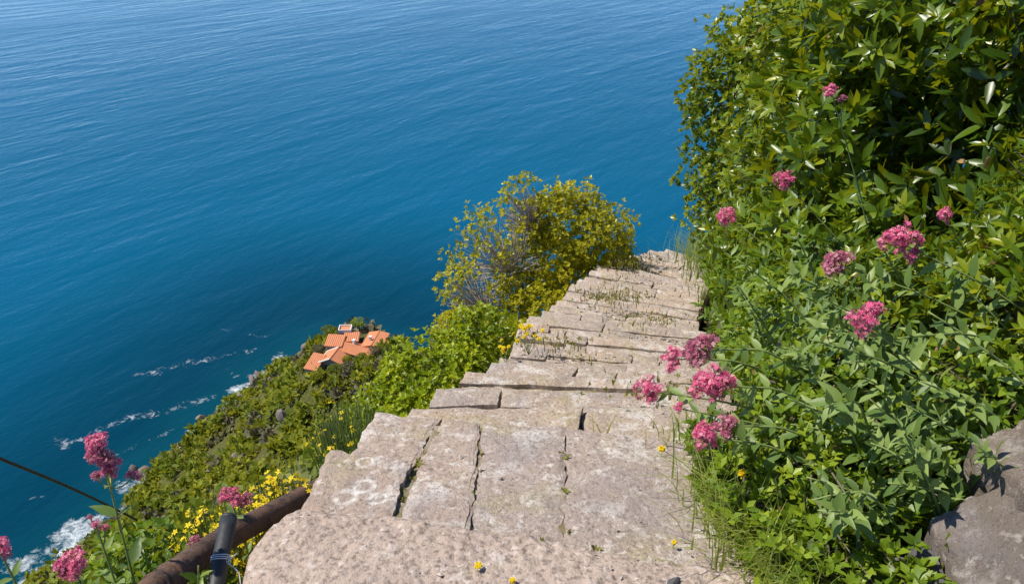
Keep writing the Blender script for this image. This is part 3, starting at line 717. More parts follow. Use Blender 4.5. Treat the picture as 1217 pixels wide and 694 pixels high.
def shrub(name, label, cat, base, lobes, nros, k, L, mat, proto=LEAF_MASS, spread=1.0, seed=1, upb=0.5, shell=0.35, trunk=None, big=0, key=None, group=None, lump=0.22, gap=0.25, inner=0.3, part='foliage', stray=0.05, lumpf=2.6, dead=0):
    rg = np.random.default_rng(seed)
    root = empty(name, base); tag(root, label, cat, group)
    P, Nn, lp = sample_lobes(lobes, nros, rg, shell, lump, gap, lumpf, seed=seed, stray=stray)
    D = unit(Nn + np.array([0, 0, upb]) + 0.35 * rg.normal(size=P.shape))
    Fm, O = rosettes(P, D, k, L, spread, rg, 0.3, 0.35, L * 0.5)
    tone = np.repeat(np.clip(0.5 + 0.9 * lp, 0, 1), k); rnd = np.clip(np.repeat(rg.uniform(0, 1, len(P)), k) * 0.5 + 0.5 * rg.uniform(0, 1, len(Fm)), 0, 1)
    if inner:                                     # leaves deeper inside the crown
        Pi, Ni, li = sample_lobes([tuple(l[:3]) + tuple(x * 0.72 for x in l[3:6]) for l in lobes], int(nros * inner), rg, 0.5, 0.1, 0.0, seed=seed + 1)
        F2, O2 = rosettes(Pi, unit(Ni + rg.normal(size=Pi.shape) * 0.6), max(3, k // 2), L * 1.2, 1.2, rg)
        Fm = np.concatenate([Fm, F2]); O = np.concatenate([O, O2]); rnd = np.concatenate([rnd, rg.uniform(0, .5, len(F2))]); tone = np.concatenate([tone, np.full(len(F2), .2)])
    # keep leaves out of the ground
    if big:
        d, vis = in_view(O); size = np.where(vis, np.linalg.norm(Fm[:, :, 1], axis=1) / np.maximum(d, .3), 0)
        C = np.array([l[:3] for l in lobes]); 
        toward = np.einsum('ni,ni->n', unit(O - C[np.argmin(((O[:, None] - C[None]) ** 2).sum(2), 1)]), unit(CAMV - O))
        size = size * (0.25 + np.clip(toward, 0, 1)); sel = np.argsort(-size)[:big]
        leaf_objects(root, key or name + '_leaf', LEAF_LONG, mat, Fm[sel], O[sel], rnd[sel], base)
        m = np.ones(len(Fm), bool); m[sel] = False; Fm, O, rnd, tone = Fm[m], O[m], rnd[m], tone[m]
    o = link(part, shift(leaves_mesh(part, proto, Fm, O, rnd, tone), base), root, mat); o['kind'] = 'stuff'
    if dead:
        Pd, Nd, ld = sample_lobes(lobes, dead, rg, 0.3, lump, 0, lumpf, seed=seed)
        Fd, Od = rosettes(Pd, unit(Nd + rg.normal(size=Pd.shape)), 2, L * .8, 1.3, rg)
        od = link('dead_leaves', shift(leaves_mesh('dead_leaves', proto, Fd, Od, rg.uniform(0, 1, len(Fd))), base), root, M['deadleaf']); od['kind'] = 'stuff'
    mb = MB(); C = [l for l in lobes]
    tb = Vector(trunk or base)
    tips = [tuple(np.array(l[:3]) + 0.3 * np.array(l[3:6]) * unit(rg.normal(size=3))) for l in lobes for _ in range(3)]
    branches(mb, tb, tips, (0.012 if L > .04 else 0.001) + 0.012 * max(l[5] for l in lobes), rg)
    for _ in range(len(lobes) * 14):
        l = lobes[rg.integers(len(lobes))]; c = np.array(l[:3]); s_ = np.array(l[3:6]); d_ = unit(rg.normal(size=3) + (0, 0, .4))
        mb.tube(bez([c + s_ * d_ * 0.2, c + s_ * d_ * 0.6 + rg.normal(size=3) * .05 * s_, c + s_ * d_ * rg.uniform(.8, 1.0)], 4), [0.006, 0.004, 0.003, 0.002], 4, False)
    link('branch', shift(mb.mesh('branch'), base), root, M['bark'])
    return root

def up1(l): return tuple(l[:2]) + (l[2] + EYE,) + tuple(l[3:])

# ------------------------------------------------------------------ the hedge of shrubs on the right
lob = [up1(l) for l in [(2.55, 3.35, -1.15, 1.05, 0.75, 1.05), (2.75, 3.0, -0.35, 1.1, 0.8, 0.75), (2.0, 4.1, -1.55, 0.75, 0.7, 0.95), (2.35, 4.3, -0.65, 0.85, 0.8, 0.75), (2.9, 2.4, -1.1, 0.8, 0.7, 1.0)]]
shrub('pittosporum_shrub', 'large dark glossy leaved shrub rising over the grey wall stones', 'shrub', (2.4, 3.6, gz(2.4, 3.6)), lob, 4300, 8, 0.094, M['glossy'], LEAF_MASS, 1.15, 3, 0.45, 0.4, None, 300, 'glossy_leaf', None, 0.6, 0.7, 0.7, lumpf=1.7, dead=70)
lob = [up1(l) for l in [(2.35, 5.5, -1.55, 0.75, 0.85, 1.15), (2.7, 6.5, -1.85, 0.85, 0.9, 1.35), (2.7, 6.2, -0.85, 0.9, 0.9, 0.8), (2.35, 6.0, -2.5, 0.65, 0.9, 0.8)]]
shrub('pittosporum_shrub', 'tall yellow-green leaved shrub halfway down the right side of the stairs', 'shrub', (2.5, 6.0, gz(2.5, 6.0)), lob, 3300, 8, 0.070, M['glossy'], LEAF_ROUND, 1.1, 5, 0.5, 0.4, None, 0, None, None, 0.4, 0.4, 0.4, dead=60)
lob = [up1(l) for l in [(2.75, 8.1, -2.35, 0.95, 0.9, 1.25), (2.3, 7.9, -1.95, 0.6, 0.6, 0.6), (2.45, 7.7, -2.95, 0.6, 0.7, 0.7), (3.0, 8.2, -1.6, 0.9, 0.9, 0.7)]]
shrub('holm_oak_shrub', 'small leaved oak shrub where the stairs drop out of sight', 'shrub', (2.8, 8.1, gz(2.8, 8.1)), lob, 4200, 8, 0.055, M['glossy'], LEAF_ROUND, 1.1, 7, 0.4, 0.35, None, 0, None, None, 0.35, 0.35, 0.35, 'foliage', 0.09)
# lower mixed growth between the shrubs and the steps
lob = [up1(l) for l in [(1.55, 4.0, -2.15, 0.48, 0.6, 0.48), (1.85, 5.0, -2.45, 0.45, 0.7, 0.5), (1.45, 3.2, -1.75, 0.45, 0.5, 0.42)]]
shrub('euonymus_shrub', 'low bright leaved shrub spreading beside the middle steps', 'shrub', (1.6, 4.1, gz(1.6, 4.1)), lob, 1500, 7, 0.062, M['ivy'], LEAF_MASS, 1.15, 9, 0.6, 0.4, None, 60, 'euonymus_leaf', None, 0.25, 0.2, 0.4)
lob = [up1(l) for l in [(2.0, 6.4, -3.05, 0.28, 0.9, 0.42), (2.2, 7.6, -3.5, 0.25, 0.6, 0.4), (1.72, 5.5, -2.75, 0.2, 0.5, 0.3)]]
shrub('stairside_bush', 'thin feathery green bush leaning over the lower steps', 'bush', (2.0, 6.4, gz(2.0, 6.4)), lob, 900, 7, 0.045, M['ivy'], LEAF_MASS, 0.9, 10, 1.0, 0.5, None, 0, None, None, 0.3, 0.3, 0.2)
# weeds at the foot of the valerian
lob = [up1(l) for l in [(0.86, 1.72, -1.55, 0.20, 0.30, 0.20), (1.0, 2.1, -1.50, 0.28, 0.32, 0.24), (0.80, 1.42, -1.56, 0.14, 0.2, 0.14), (1.15, 2.6, -1.62, 0.32, 0.4, 0.30), (1.05, 1.75, -1.45, 0.2, 0.25, 0.2), (1.0, 1.5, -1.52, .2, .2, .16), (.92, 1.25, -1.52, .16, .2, .14), (1.35, 1.8, -1.35, .25, .22, .22), (.66, 1.74, -1.58, .10, .2, .11), (.70, 1.50, -1.57, .10, .16, .11), (.64, 2.0, -1.62, .10, .22, .12)]]
shrub('weed_patch', 'dense green weeds between the landing and the wall stones', 'weeds', (0.92, 1.9, gz(0.92, 1.9)), lob, 2600, 6, 0.034, M['ivy'], LEAF_ROUND, 1.1, 12, 0.8, 0.5, None, 150, 'weed_leaf', None, 0.3, 0.25, 0.3, dead=60)

lob = [up1(l) for l in [(1.62, 2.15, -1.30, 0.36, 0.4, 0.34), (1.75, 1.75, -1.15, 0.32, 0.35, 0.34), (1.42, 2.5, -1.45, 0.34, 0.4, 0.34), (1.9, 2.4, -1.0, .4, .4, .4)]]
shrub('bramble_thicket', 'shaded leafy thicket between the wall stones and the dark shrub', 'thicket', (1.6, 2.2, gz(1.6, 2.2)), lob, 1500, 6, 0.055, M['glossy'], LEAF_MASS, 1.1, 13, 0.5, 0.5, None, 60, 'bramble_leaf', None, 0.3, 0.25, 0.4, dead=60)

# ------------------------------------------------------------------ shrubs on the left
lob = [up1(l) for l in [(-0.56, 5.1, -3.42, 0.44, 0.42, 0.32), (-0.90, 4.9, -3.60, 0.34, 0.38, 0.30), (-0.62, 4.45, -3.55, .34, .3, .28), (-0.26, 5.5, -3.32, 0.36, 0.4, 0.28), (-0.66, 4.7, -3.62, 0.36, 0.35, 0.28)]]
shrub('bright_bush', 'bright lime green bush hugging the outer edge of the stairs', 'bush', (-0.65, 5.1, gz(-0.65, 5.1)), lob, 2600, 6, 0.040, M['bright'], LEAF_ROUND, 1.1, 20, 0.8, 0.4, None, 0, None, None, 0.35, 0.3, 0.4)

def olive_tree():
    rg = np.random.default_rng(31)
    base = (-0.1, 8.6, gz(-0.1, 8.6)); root = empty('evergreen_tree', base)
    tag(root, 'small yellow-green evergreen tree with bare grey twigs beside the stairs', 'tree')
    lob = [up1(l) for l in [(0.85, 9.3, -4.05, 0.58, 0.6, 0.55), (1.15, 9.45, -4.3, 0.40, 0.5, 0.38), (0.40, 9.1, -4.35, 0.5, 0.5, 0.5), (0.55, 9.2, -3.75, 0.35, 0.4, 0.35), (0.25, 8.2, -4.7, 0.45, 0.5, 0.42), (0.9, 9.0, -4.6, 0.5, 0.5, 0.4)]]
    P, Nn, lp = sample_lobes(lob, 5600, rg, 0.45, 0.5, 0.45, seed=4, stray=0.1)
    # thin left half: sprays of leaves at the ends of bare twigs
    lob2 = [up1(l) for l in [(-0.15, 8.9, -4.1, 0.62, 0.55, 0.62), (-0.45, 8.5, -4.45, 0.42, 0.45, 0.42), (0.12, 9.0, -3.55, 0.28, 0.3, 0.42)]]
    P2_, N2_, l2 = sample_lobes(lob2, 760, rg, 0.25, 0.3, 0.5, seed=9, stray=0.25)
    lob3 = [up1(l) for l in [(-0.5, 8.0, -4.75, 0.42, 0.4, 0.36), (-0.1, 7.8, -4.85, 0.45, 0.4, 0.36)]]
    P3, N3, l3 = sample_lobes(lob3, 1500, rg, 0.4, 0.3, 0.3, seed=12)
    P = np.concatenate([P, P2_, P3]); Nn = np.concatenate([Nn, N2_, N3]); lp = np.concatenate([lp, l2, l3])
    D = unit(Nn + np.array([0, 0, .5]) + .35 * rg.normal(size=P.shape))
    Fm, O = rosettes(P, D, 6, 0.046, 1.1, rg, .3, .35, .03)
    rnd = np.clip(np.repeat(rg.uniform(0, 1, len(P)), 6) * .5 + .5 * rg.uniform(0, 1, len(Fm)), 0, 1)
    o = link('crown', shift(leaves_mesh('crown', LEAF_ROUND, Fm, O, rnd, np.repeat(np.clip(.5 + lp, 0, 1), 6)), base), root, M['yellowish']); o['kind'] = 'stuff'
    mb = MB(); tb = Vector(base); fork = Vector((0.15, 8.75, gz(-0.1, 8.6) + 0.55))
    mb.tube(bez([tb + Vector((0, 0, -.2)), tb + Vector((.05, .03, .3)), fork], 6), [.06, .055, .05, .045, .042, .04], 8)
    link('trunk', shift(mb.mesh('trunk'), base), root, M['bark'])
    mb = MB(); branches(mb, fork, [l[:3] for l in lob + lob2 + lob3], .025, rg, 6)
    link('limb', shift(mb.mesh('limb'), base), root, M['bark'])
    mb = MB()
    for _ in range(520):
        l = lob2[rg.integers(3)]; c = np.array(l[:3]) - (0, 0, .1); s_ = np.array(l[3:6]); d_ = unit(rg.normal(size=3) + (-.15, 0, .45))
        e = c + s_ * d_ * rg.uniform(.75, 1.08); a = c + s_ * d_ * rg.uniform(0, .35) + (0.12, 0, -.15)
        mb.tube(bez([a, (a + e) / 2 + rg.normal(size=3) * .04, e], 5), [.006, .005, .004, .003, .002], 4, False)
    o = link('bare_twigs', shift(mb.mesh('bare_twigs'), base), root, M['twig']); o['kind'] = 'stuff'
olive_tree()

# broom with yellow flowers, near the pipe and beside the slabs
FLOW5 = (np.array([(0, 0, 0)] + [c for q in range(5) for c in ((math.cos(q * 1.2566 - .45) * .62, math.sin(q * 1.2566 - .45) * .62, .12), (math.cos(q * 1.2566) * 1, math.sin(q * 1.2566) * 1, .2), (math.cos(q * 1.2566 + .45) * .62, math.sin(q * 1.2566 + .45) * .62, .12))], float),
         np.array([t for q in range(5) for t in ((0, 1 + 3 * q, 2 + 3 * q), (0, 2 + 3 * q, 3 + 3 * q))]))
def flowers_mesh(name, P, D, size, rg):
    Fm = frames(unit(np.cross(D, rg.normal(size=D.shape))), D) * (size * rg.uniform(.7, 1.25, (len(P), 1, 1)))
    return leaves_mesh(name, FLOW5, Fm, P, rg.uniform(0, 1, len(P)), rg.uniform(.2, .8, len(P)))
def broom(name, label, c, s, nst, nfl, fsize, seed, leaves, flat=False, mat='scrub'):
    rg = np.random.default_rng(seed); g = gz(c[0], c[1]); base = (c[0], c[1], g)
    root = empty(name, base); tag(root, label, 'flowering bush')
    mb = MB(); P = []; D = []
    for _ in range(nst):
        d_ = unit(rg.normal(size=3) * (1, 1, .6) + (0, 0, .8)); d_[2] = abs(d_[2]); e = np.array(c) + d_ * np.array(s) * rg.uniform(.7, 1.05)
        a = np.array([c[0] + rg.normal() * .1 * s[0], c[1] + rg.normal() * .1 * s[1], g])
        mb.tube(bez([a, a * .4 + e * .6 + rg.normal(size=3) * .02 + (0, 0, -.02), e], 5), [.004, .0035, .003, .0025, .002], 4, False)
        P.append(e); D.append(d_)
    link('stems', shift(mb.mesh('stems'), base), root, M['stem'])['kind'] = 'stuff'
    P = np.array(P); D = np.array(D)
    if leaves:
        tt = rg.uniform(.35, 1, leaves); ix = rg.integers(0, len(P), leaves); a = np.array([c[0], c[1], g])
        PP = a + (P[ix] - a) * tt[:, None] + rg.normal(size=(leaves, 3)) * .02
        Fm, O = rosettes(PP, D[ix] + rg.normal(size=(leaves, 3)) * .4, 4, .028, .8, rg)
        link('foliage', shift(leaves_mesh('foliage', LEAF_MASS, Fm, O, rg.uniform(0, 1, len(Fm))), base), root, M[mat])['kind'] = 'stuff'
    ix = rg.integers(0, len(P), nfl); a = np.array([c[0], c[1], g]); tt = 1 - .3 * rg.uniform(0, 1, nfl) ** 2
    PP = a + (P[ix] - a) * tt[:, None] + rg.normal(size=(nfl, 3)) * .012 + D[ix] * .01
    link('blossom', shift(flowers_mesh('blossom', PP, unit(D[ix] + (0, 0, .7) + rg.normal(size=(nfl, 3)) * .5), fsize, rg), base), root, M['yellow'])['kind'] = 'stuff'
broom('yellow_flower_bush', 'dense clump of yellow flowers behind the rusty pipe', (-0.86, 2.27, -2.10 + EYE), (.17, .15, .14), 130, 520, .013, 41, 160)
broom('yellow_flower_bush', 'small yellow flower clump beside the pink flowers left of the pipe', (-1.02, 2.05, -2.02 + EYE), (.13, .14, .12), 90, 240, .012, 42, 160)
broom('broom_bush', 'green rush-like broom with scattered yellow flowers below the slabs', (-0.93, 3.75, -2.95 + EYE), (.26, .28, .26), 330, 70, .015, 43, 420, False, 'ivy')

# ------------------------------------------------------------------ scrub on the hillside
SCRUB = [('scrub', 0.85), ('scrub_dark', 0.8), ('scrub', 0.7), ('scrub_grey', 0.75), ('scrub_dark', 1.0), ('scrub', 0.6)]
def scrub_proto(q, nros, k, L, seed):
    rg = np.random.default_rng(seed); h = SCRUB[q][1]
    lobes = [(0, 0, .35 * h, .75, .75, .62 * h)] + [(math.cos(a) * .5, math.sin(a) * .5, rg.uniform(.2, .5) * h, rg.uniform(.35, .55), rg.uniform(.35, .55), rg.uniform(.35, .5) * h) for a in rg.uniform(0, 6.28, 4)]
    P, Nn, lp = sample_lobes(lobes, nros, rg, .35, .3, .3, seed=seed)
    D = unit(Nn + np.array([0, 0, .6]) + .4 * rg.normal(size=P.shape))
    Fm, O = rosettes(P, D, k, L, 1.1, rg, .35, .4)
    return Fm, O, np.clip(np.repeat(rg.uniform(0, 1, len(P)), k) * .6 + .4 * rg.uniform(0, 1, len(Fm)), 0, 1), np.repeat(np.clip(.5 + lp, 0, 1), k)
HOUSES = []
def scatter(n, rg):
    """positions with spacing that grows with the distance down the slope"""
    r_ = 2.6 * (250 / 2.6) ** rg.uniform(0, 1, n * 6) ** 0.60; a_ = R(1) * rg.uniform(-56, -1, n * 6)
    P = np.stack([r_ * np.sin(a_), 1 + r_ * np.cos(a_)], -1)
    sz = np.clip(.26 + .0155 * r_, .3, 2.3) * rg.uniform(.6, 1.35, len(P))
    v, _, _, side = seg_dist(P, RIDGE); u_ = seg_dist(P, SHORE)[0]
    ok = inside(P, SHORE) & (u_ > .5 + sz * .35) & ~((v < 0.95 + sz) & (P[:, 1] < 22)) & ~((side > 0) & (P[:, 1] < 14))
    ok &= ~((np.hypot(P[:, 0] + 31.2, (P[:, 1] - 134.5)) < 7.2)) & ~((np.abs(P[:, 0] + .9) < .45) & (np.abs(P[:, 1] - 2.2) < .8)) & ~((np.abs(P[:, 0] + .9) < .5) & (np.abs(P[:, 1] - 4.2) < .6))
    P, sz = P[ok], sz[ok]; keepP = []; cell = {}
    out = []
    for i in range(len(P)):
        rr_ = math.hypot(*P[i]); c = max(.25, .0155 * rr_ + .26); key = (round(math.log(rr_) * 6), int(P[i, 0] / c / 2), int(P[i, 1] / c / 2))
        if cell.get(key, 0) >= 10: continue
        cell[key] = cell.get(key, 0) + 1; out.append(i)
        if len(out) >= n: break
    return P[out], sz[out]
rg = np.random.default_rng(77)
SP, SS = scatter(5800, rg); SZ = ground(SP)
dist = np.hypot(SP[:, 0], SP[:, 1]); order = np.argsort(-(SS / (dist + 1)))
kind = (vnoise(SP, 14, 55) * 2.2 + rg.normal(size=len(SP)) * .9); kq = np.clip(np.floor((kind + 2.2) / 4.4 * 6), 0, 5).astype(int)
near = [scrub_proto(q, 420, 6, .12, 100 + q) for q in range(6)]
far = [scrub_proto(q, 24, 4, .50, 200 + q) for q in range(6)]
nearme = []
for q, (Fm, O, rn, tn) in enumerate(near):
    me = leaves_mesh('scrub_bush', LEAF_ROUND, Fm, O, rn, tn); me.materials.append(M[SCRUB[q][0]]); nearme.append(me)
LAB = {'scrub': 'olive green scrub bush on the hillside left of the stairs', 'scrub_dark': 'dark green scrub bush on the hillside left of the stairs', 'scrub_grey': 'dry grey-green scrub bush on the hillside left of the stairs'}
for i in order[:290]:
    q = kq[i]; o = bpy.data.objects.new('scrub_bush', nearme[q]); COL.objects.link(o)
    o.location = (SP[i, 0], SP[i, 1], SZ[i] - .08 * SS[i]); o.rotation_euler = (rg.normal() * .12, -.3 + rg.normal() * .12, rg.uniform(0, 6.28)); o.scale = (SS[i], SS[i], SS[i] * rg.uniform(.75, 1.15))
    m = SCRUB[q][0]; tag(o, LAB[m], 'bush', m.replace('scrub_', '').replace('scrub', 'olive') + ' scrub bushes on the hillside')
for m in ('scrub', 'scrub_dark', 'scrub_grey'):
    A, B, C_, D_ = [], [], [], []
    for i in order[290:]:
        q = kq[i]
        if SCRUB[q][0] != m: continue
        Fm, O, rn, tn = far[q]; an = rg.uniform(0, 6.28); cz, sz_ = math.cos(an), math.sin(an)
        Rm = np.array([[cz, -sz_, 0], [sz_, cz, 0], [0, 0, 1]]) * SS[i]
        A.append(np.einsum('ij,njk->nik', Rm, Fm)); B.append(O @ Rm.T + (SP[i, 0], SP[i, 1], SZ[i] - .1 * SS[i])); C_.append(rn); D_.append(np.clip(tn * .5 + rg.uniform(0, .5), 0, 1))
    if A:
        o = link('hillside_scrub', leaves_mesh('hillside_scrub', LEAF_FLAT, np.concatenate(A), np.concatenate(B), np.concatenate(C_), np.concatenate(D_)), None, M[m])
        tag(o, {'scrub': 'olive green', 'scrub_dark': 'dark green', 'scrub_grey': 'dry grey-green'}[m] + ' far scrub covering the slope down to the shore', 'scrub', None, 'stuff')

# shore rocks
def rock_mesh(name, s, seed, n=2, amp=.28):
    import bmesh
    bm = bmesh.new(); bmesh.ops.create_icosphere(bm, subdivisions=n, radius=1)
    for v in bm.verts:
        p = v.co.copy(); q = p + Vector((seed, seed * .7, 0))
        d = 1 + amp * noise.noise(q * 1.3) + amp * .5 * noise.noise(q * 3.1)
        # flatten to a few planes for a broken-stone look
        for kk in range(6):
            nn = Vector((math.sin(seed * 3 + kk * 2.1), math.cos(seed * 5 + kk * 1.3), math.sin(seed + kk * 1.7))).normalized()
            t = p.dot(nn) * d
            if t > .66: d *= .66 / t
        v.co = Vector((p.x * s[0], p.y * s[1], p.z * s[2])) * d
    me = bpy.data.meshes.new(name); bm.to_mesh(me); bm.free()
    me.polygons.foreach_set('use_smooth', np.ones(len(me.polygons), bool))
    try: me.set_sharp_from_angle(angle=R(35))
    except Exception: pass
    return me
rms = [rock_mesh('shore_rock', (1, .8, .6), 3.3 + q) for q in range(4)]
for m_ in rms: m_.materials.append(M['rock'])
for i in range(46):
    t = 4 + rg.uniform(0, 8.8); a = SHORE[int(t)]; b = SHORE[int(t) + 1]; p = a + (b - a) * (t % 1) + rg.normal(size=2) * 1.1
    o = bpy.data.objects.new('shore_rock', rms[i % 4]); COL.objects.link(o); s = rg.uniform(.6, 2.4)
    o.location = (*p, SEA + rg.uniform(-.2, .4) * s); o.scale = (s,) * 3; o.rotation_euler = rg.uniform(0, 6.28, 3)
    tag(o, 'brown rock at the waterline in the white surf', 'rock', 'rocks along the waterline')
OUT = [(-22, 47), (-30, 62), (-24, 75), (-38, 88), (-46, 104), (-33, 108), (-52, 122), (-44, 126), (-27, 96), (-18, 70)]
for i, (x, y) in enumerate(OUT):
    o = bpy.data.objects.new('rock_outcrop', rms[i % 4]); COL.objects.link(o); s = rg.uniform(1.2, 2.4)
    o.location = (x, y, gz(x, y) + .5); o.scale = (s, s, s * .9); o.rotation_euler = rg.uniform(0, 6.28, 3)
    tag(o, 'grey-brown rock outcrop breaking through the hillside scrub', 'rock', 'rock outcrops on the hillside')

# ------------------------------------------------------------------ the hamlet
def house(label, c, size, rot, hz, typ, pitch=0.38, wall='wall', verge=False, win=(), chim=None):
    """c: centre; size (across, along ridge); hz: eave height; typ gable/shed/flat"""
    c = (-31.3 + (c[0] + 31.3) * .82, 133.6 + (c[1] - 133.6) * .82); size = (size[0] * .82, size[1] * .82)
    root = empty('stone_house', (c[0], c[1], hz - 3)); root.rotation_euler = (0, 0, R(rot)); tag(root, label, 'house', 'houses of the hamlet')
    sx, sy = size[0] / 2, size[1] / 2; E_ = 3.0; low = -4.0
    mb = MB(); rs = pitch * sx * (1 if typ == 'gable' else 2)
    B = [(-sx, -sy, low), (sx, -sy, low), (sx, sy, low), (-sx, sy, low)]
    if typ == 'gable':
        V = B + [(-sx, -sy, E_), (sx, -sy, E_), (sx, sy, E_), (-sx, sy, E_), (0, -sy, E_ + rs), (0, sy, E_ + rs)]
        F = [(0, 1, 5, 8, 4), (1, 2, 6, 5), (2, 3, 7, 9, 6), (3, 0, 4, 7)]
    elif typ == 'shed':
        V = B + [(-sx, -sy, E_), (sx, -sy, E_), (sx, sy, E_ + pitch * 2 * sy), (-sx, sy, E_ + pitch * 2 * sy)]
        F = [(0, 1, 5, 4), (1, 2, 6, 5), (2, 3, 7, 6), (3, 0, 4, 7)]
    else:
        V = B + [(-sx, -sy, E_), (sx, -sy, E_), (sx, sy, E_), (-sx, sy, E_)]; F = [(0, 1, 5, 4), (1, 2, 6, 5), (2, 3, 7, 6), (3, 0, 4, 7)]
    mb.add(V, F); link('wall', mb.mesh('wall', False), root, M[wall])
    mb = MB(); o_ = .22
    def sheet(p0, p1, p2, p3, n, t=.12):
        """tiled slope: p0-p1 eave, p3-p2 top; half-round tile rows run down the slope"""
        p0, p1, p2, p3 = map(Vector, (p0, p1, p2, p3)); nn = (p1 - p0).cross(p3 - p0).normalized()
        V = []; 
        for i in range(n * 2 + 1):
            f = i / (n * 2); h = t if i % 2 else 0.02
            V += [p0.lerp(p1, f) + nn * h, p3.lerp(p2, f) + nn * h]
        F = [(2 * i, 2 * i + 2, 2 * i + 3, 2 * i + 1) for i in range(n * 2)]
        k0 = len(V); V += [p0 - nn * .1, p1 - nn * .1, p2 - nn * .1, p3 - nn * .1]; F += [(k0, k0 + 3, k0 + 2, k0 + 1)]
        m_ = 2 * n * 2
        F += [(0, 1, k0 + 3, k0), (m_, k0 + 1, k0 + 2, m_ + 1), tuple([k0, k0 + 1] + [2 * i for i in range(n * 2, -1, -1)]), tuple([k0 + 3] + [2 * i + 1 for i in range(n * 2 + 1)] + [k0 + 2])]
        mb.add(V, F)
    nt_ = max(5, int(size[1] / .32))
    if typ == 'gable':
        k_ = pitch
        sheet((sx + o_, -sy - o_, E_ - o_ * k_), (sx + o_, sy + o_, E_ - o_ * k_), (0, sy + o_, E_ + rs), (0, -sy - o_, E_ + rs), nt_)
        sheet((-sx - o_, sy + o_, E_ - o_ * k_), (-sx - o_, -sy - o_, E_ - o_ * k_), (0, -sy - o_, E_ + rs), (0, sy + o_, E_ + rs), nt_)
        mb.tube([(0, -sy - o_, E_ + rs + .06), (0, sy + o_, E_ + rs + .06)], .13, 6)
    elif typ == 'shed':
        sheet((-sx - o_, -sy - o_, E_ - o_ * pitch), (sx + o_, -sy - o_, E_ - o_ * pitch), (sx + o_, sy + o_, E_ + pitch * (2 * sy + o_)), (-sx - o_, sy + o_, E_ + pitch * (2 * sy + o_)), max(5, int(size[0] / .32)))
    else:
        sheet((-sx, -sy, E_), (sx, -sy, E_), (sx, sy, E_ + .1), (-sx, sy, E_ + .1), max(5, int(size[0] / .32)), .05)
    ro = link('roof', mb.mesh('roof', False), root, M['tile'])
    if chim:
        mb = MB(); x, y = chim[0] * sx, chim[1] * sy
        block(mb, [(x - .22, y + .22, E_ + rs + .7), (x + .22, y + .22, E_ + rs + .7), (x + .22, y - .22, E_ + rs + .7), (x - .22, y - .22, E_ + rs + .7)], E_)
        block(mb, [(x - .3, y + .3, E_ + rs + .82), (x + .3, y + .3, E_ + rs + .82), (x + .3, y - .3, E_ + rs + .82), (x - .3, y - .3, E_ + rs + .82)], E_ + rs + .702)
        link('chimney', mb.mesh('chimney', False), ro, M['lime'])
    if typ == 'flat':
        mb = MB()
        for (x0, y0, x1, y1) in ((-sx - .15, -sy - .15, sx + .15, -sy), (-sx - .15, sy, sx + .15, sy + .15), (-sx - .15, -sy, -sx, sy), (sx, -sy, sx + .15, sy)):
            block(mb, [(x0, y1, E_ + .4), (x1, y1, E_ + .4), (x1, y0, E_ + .4), (x0, y0, E_ + .4)], E_ - .3)
        link('parapet', mb.mesh('parapet', False), root, M['lime'])
    if verge:
        mb = MB()
        for yy in (-sy - o_ - .06, sy + o_ + .06):
            mb.tube([(-sx - o_, yy, E_ - o_ * pitch + .12), (0, yy, E_ + rs + .14)], .13, 5)
        mb.tube([(-sx - o_ - .1, -sy - o_, E_ - o_ * pitch + .05), (-sx - o_ - .1, sy + o_, E_ - o_ * pitch + .05)], .13, 5)
        link('verge', mb.mesh('verge', False), root, M['lime'])
    for (x, z, w_, h_) in win:
        mb = MB(); y = -sy
        block(mb, [(x - w_ / 2, y + .1, z + h_), (x + w_ / 2, y + .1, z + h_), (x + w_ / 2, y - .03, z + h_), (x - w_ / 2, y - .03, z + h_)], z)
        wo = link('window', mb.mesh('window', False), root, M['shutter'])
        mb = MB()
        block(mb, [(x - w_ / 2 - .12, y + .05, z - .003), (x + w_ / 2 + .12, y + .05, z - .003), (x + w_ / 2 + .12, y - .12, z - .003), (x - w_ / 2 - .12, y - .12, z - .003)], z - .12)
        link('sill', mb.mesh('sill', False), wo, M['lime'])
    return root
HZ = -80.8 + EYE
house('small flat terracotta terrace with a white rim, highest of the hamlet', (-33.6, 139.6), (2.7, 2.2), 3, HZ + .4, 'flat')
house('small red roofed house just below the white-rimmed terrace', (-31.7, 137.0), (3.2, 2.7), 2, HZ - .4, 'shed', .22, 'wall', False, ((0, 1.2, .7, 1.1),))
house('red roofed house below the terrace, behind the gabled house', (-35.3, 135.3), (3.8, 3.4), -6, HZ - .5, 'shed', .25, 'wall', False, ((-.8, 1.2, .7, 1.1), (.9, 1.2, .7, 1.1)))
house('long red tiled house in the middle of the hamlet', (-29.3, 132.9), (4.6, 8.0), 62, HZ - 1.0, 'gable', .30, 'wall', False, ((0, 1.0, .8, 1.2),), (.35, .5))
house('broad red roofed house at the inland end of the hamlet', (-25.9, 136.6), (4.6, 6.4), -8, HZ - .6, 'gable', .2, 'wall', False, ((-1, 1.2, .7, 1.1), (1, 1.2, .7, 1.1)), (-.4, -.3))
house('grey stone gabled house with white roof verges, lowest row', (-34.6, 130.4), (5.2, 4.6), -12, HZ - 1.6, 'gable', .46, 'wall', True, ((-1.0, 1.5, .6, .9), (1.0, 1.5, .6, .9)))
house('small orange roofed house on the seaward end of the hamlet', (-38.9, 128.8), (2.9, 4.4), -18, HZ - 2.2, 'shed', .3)
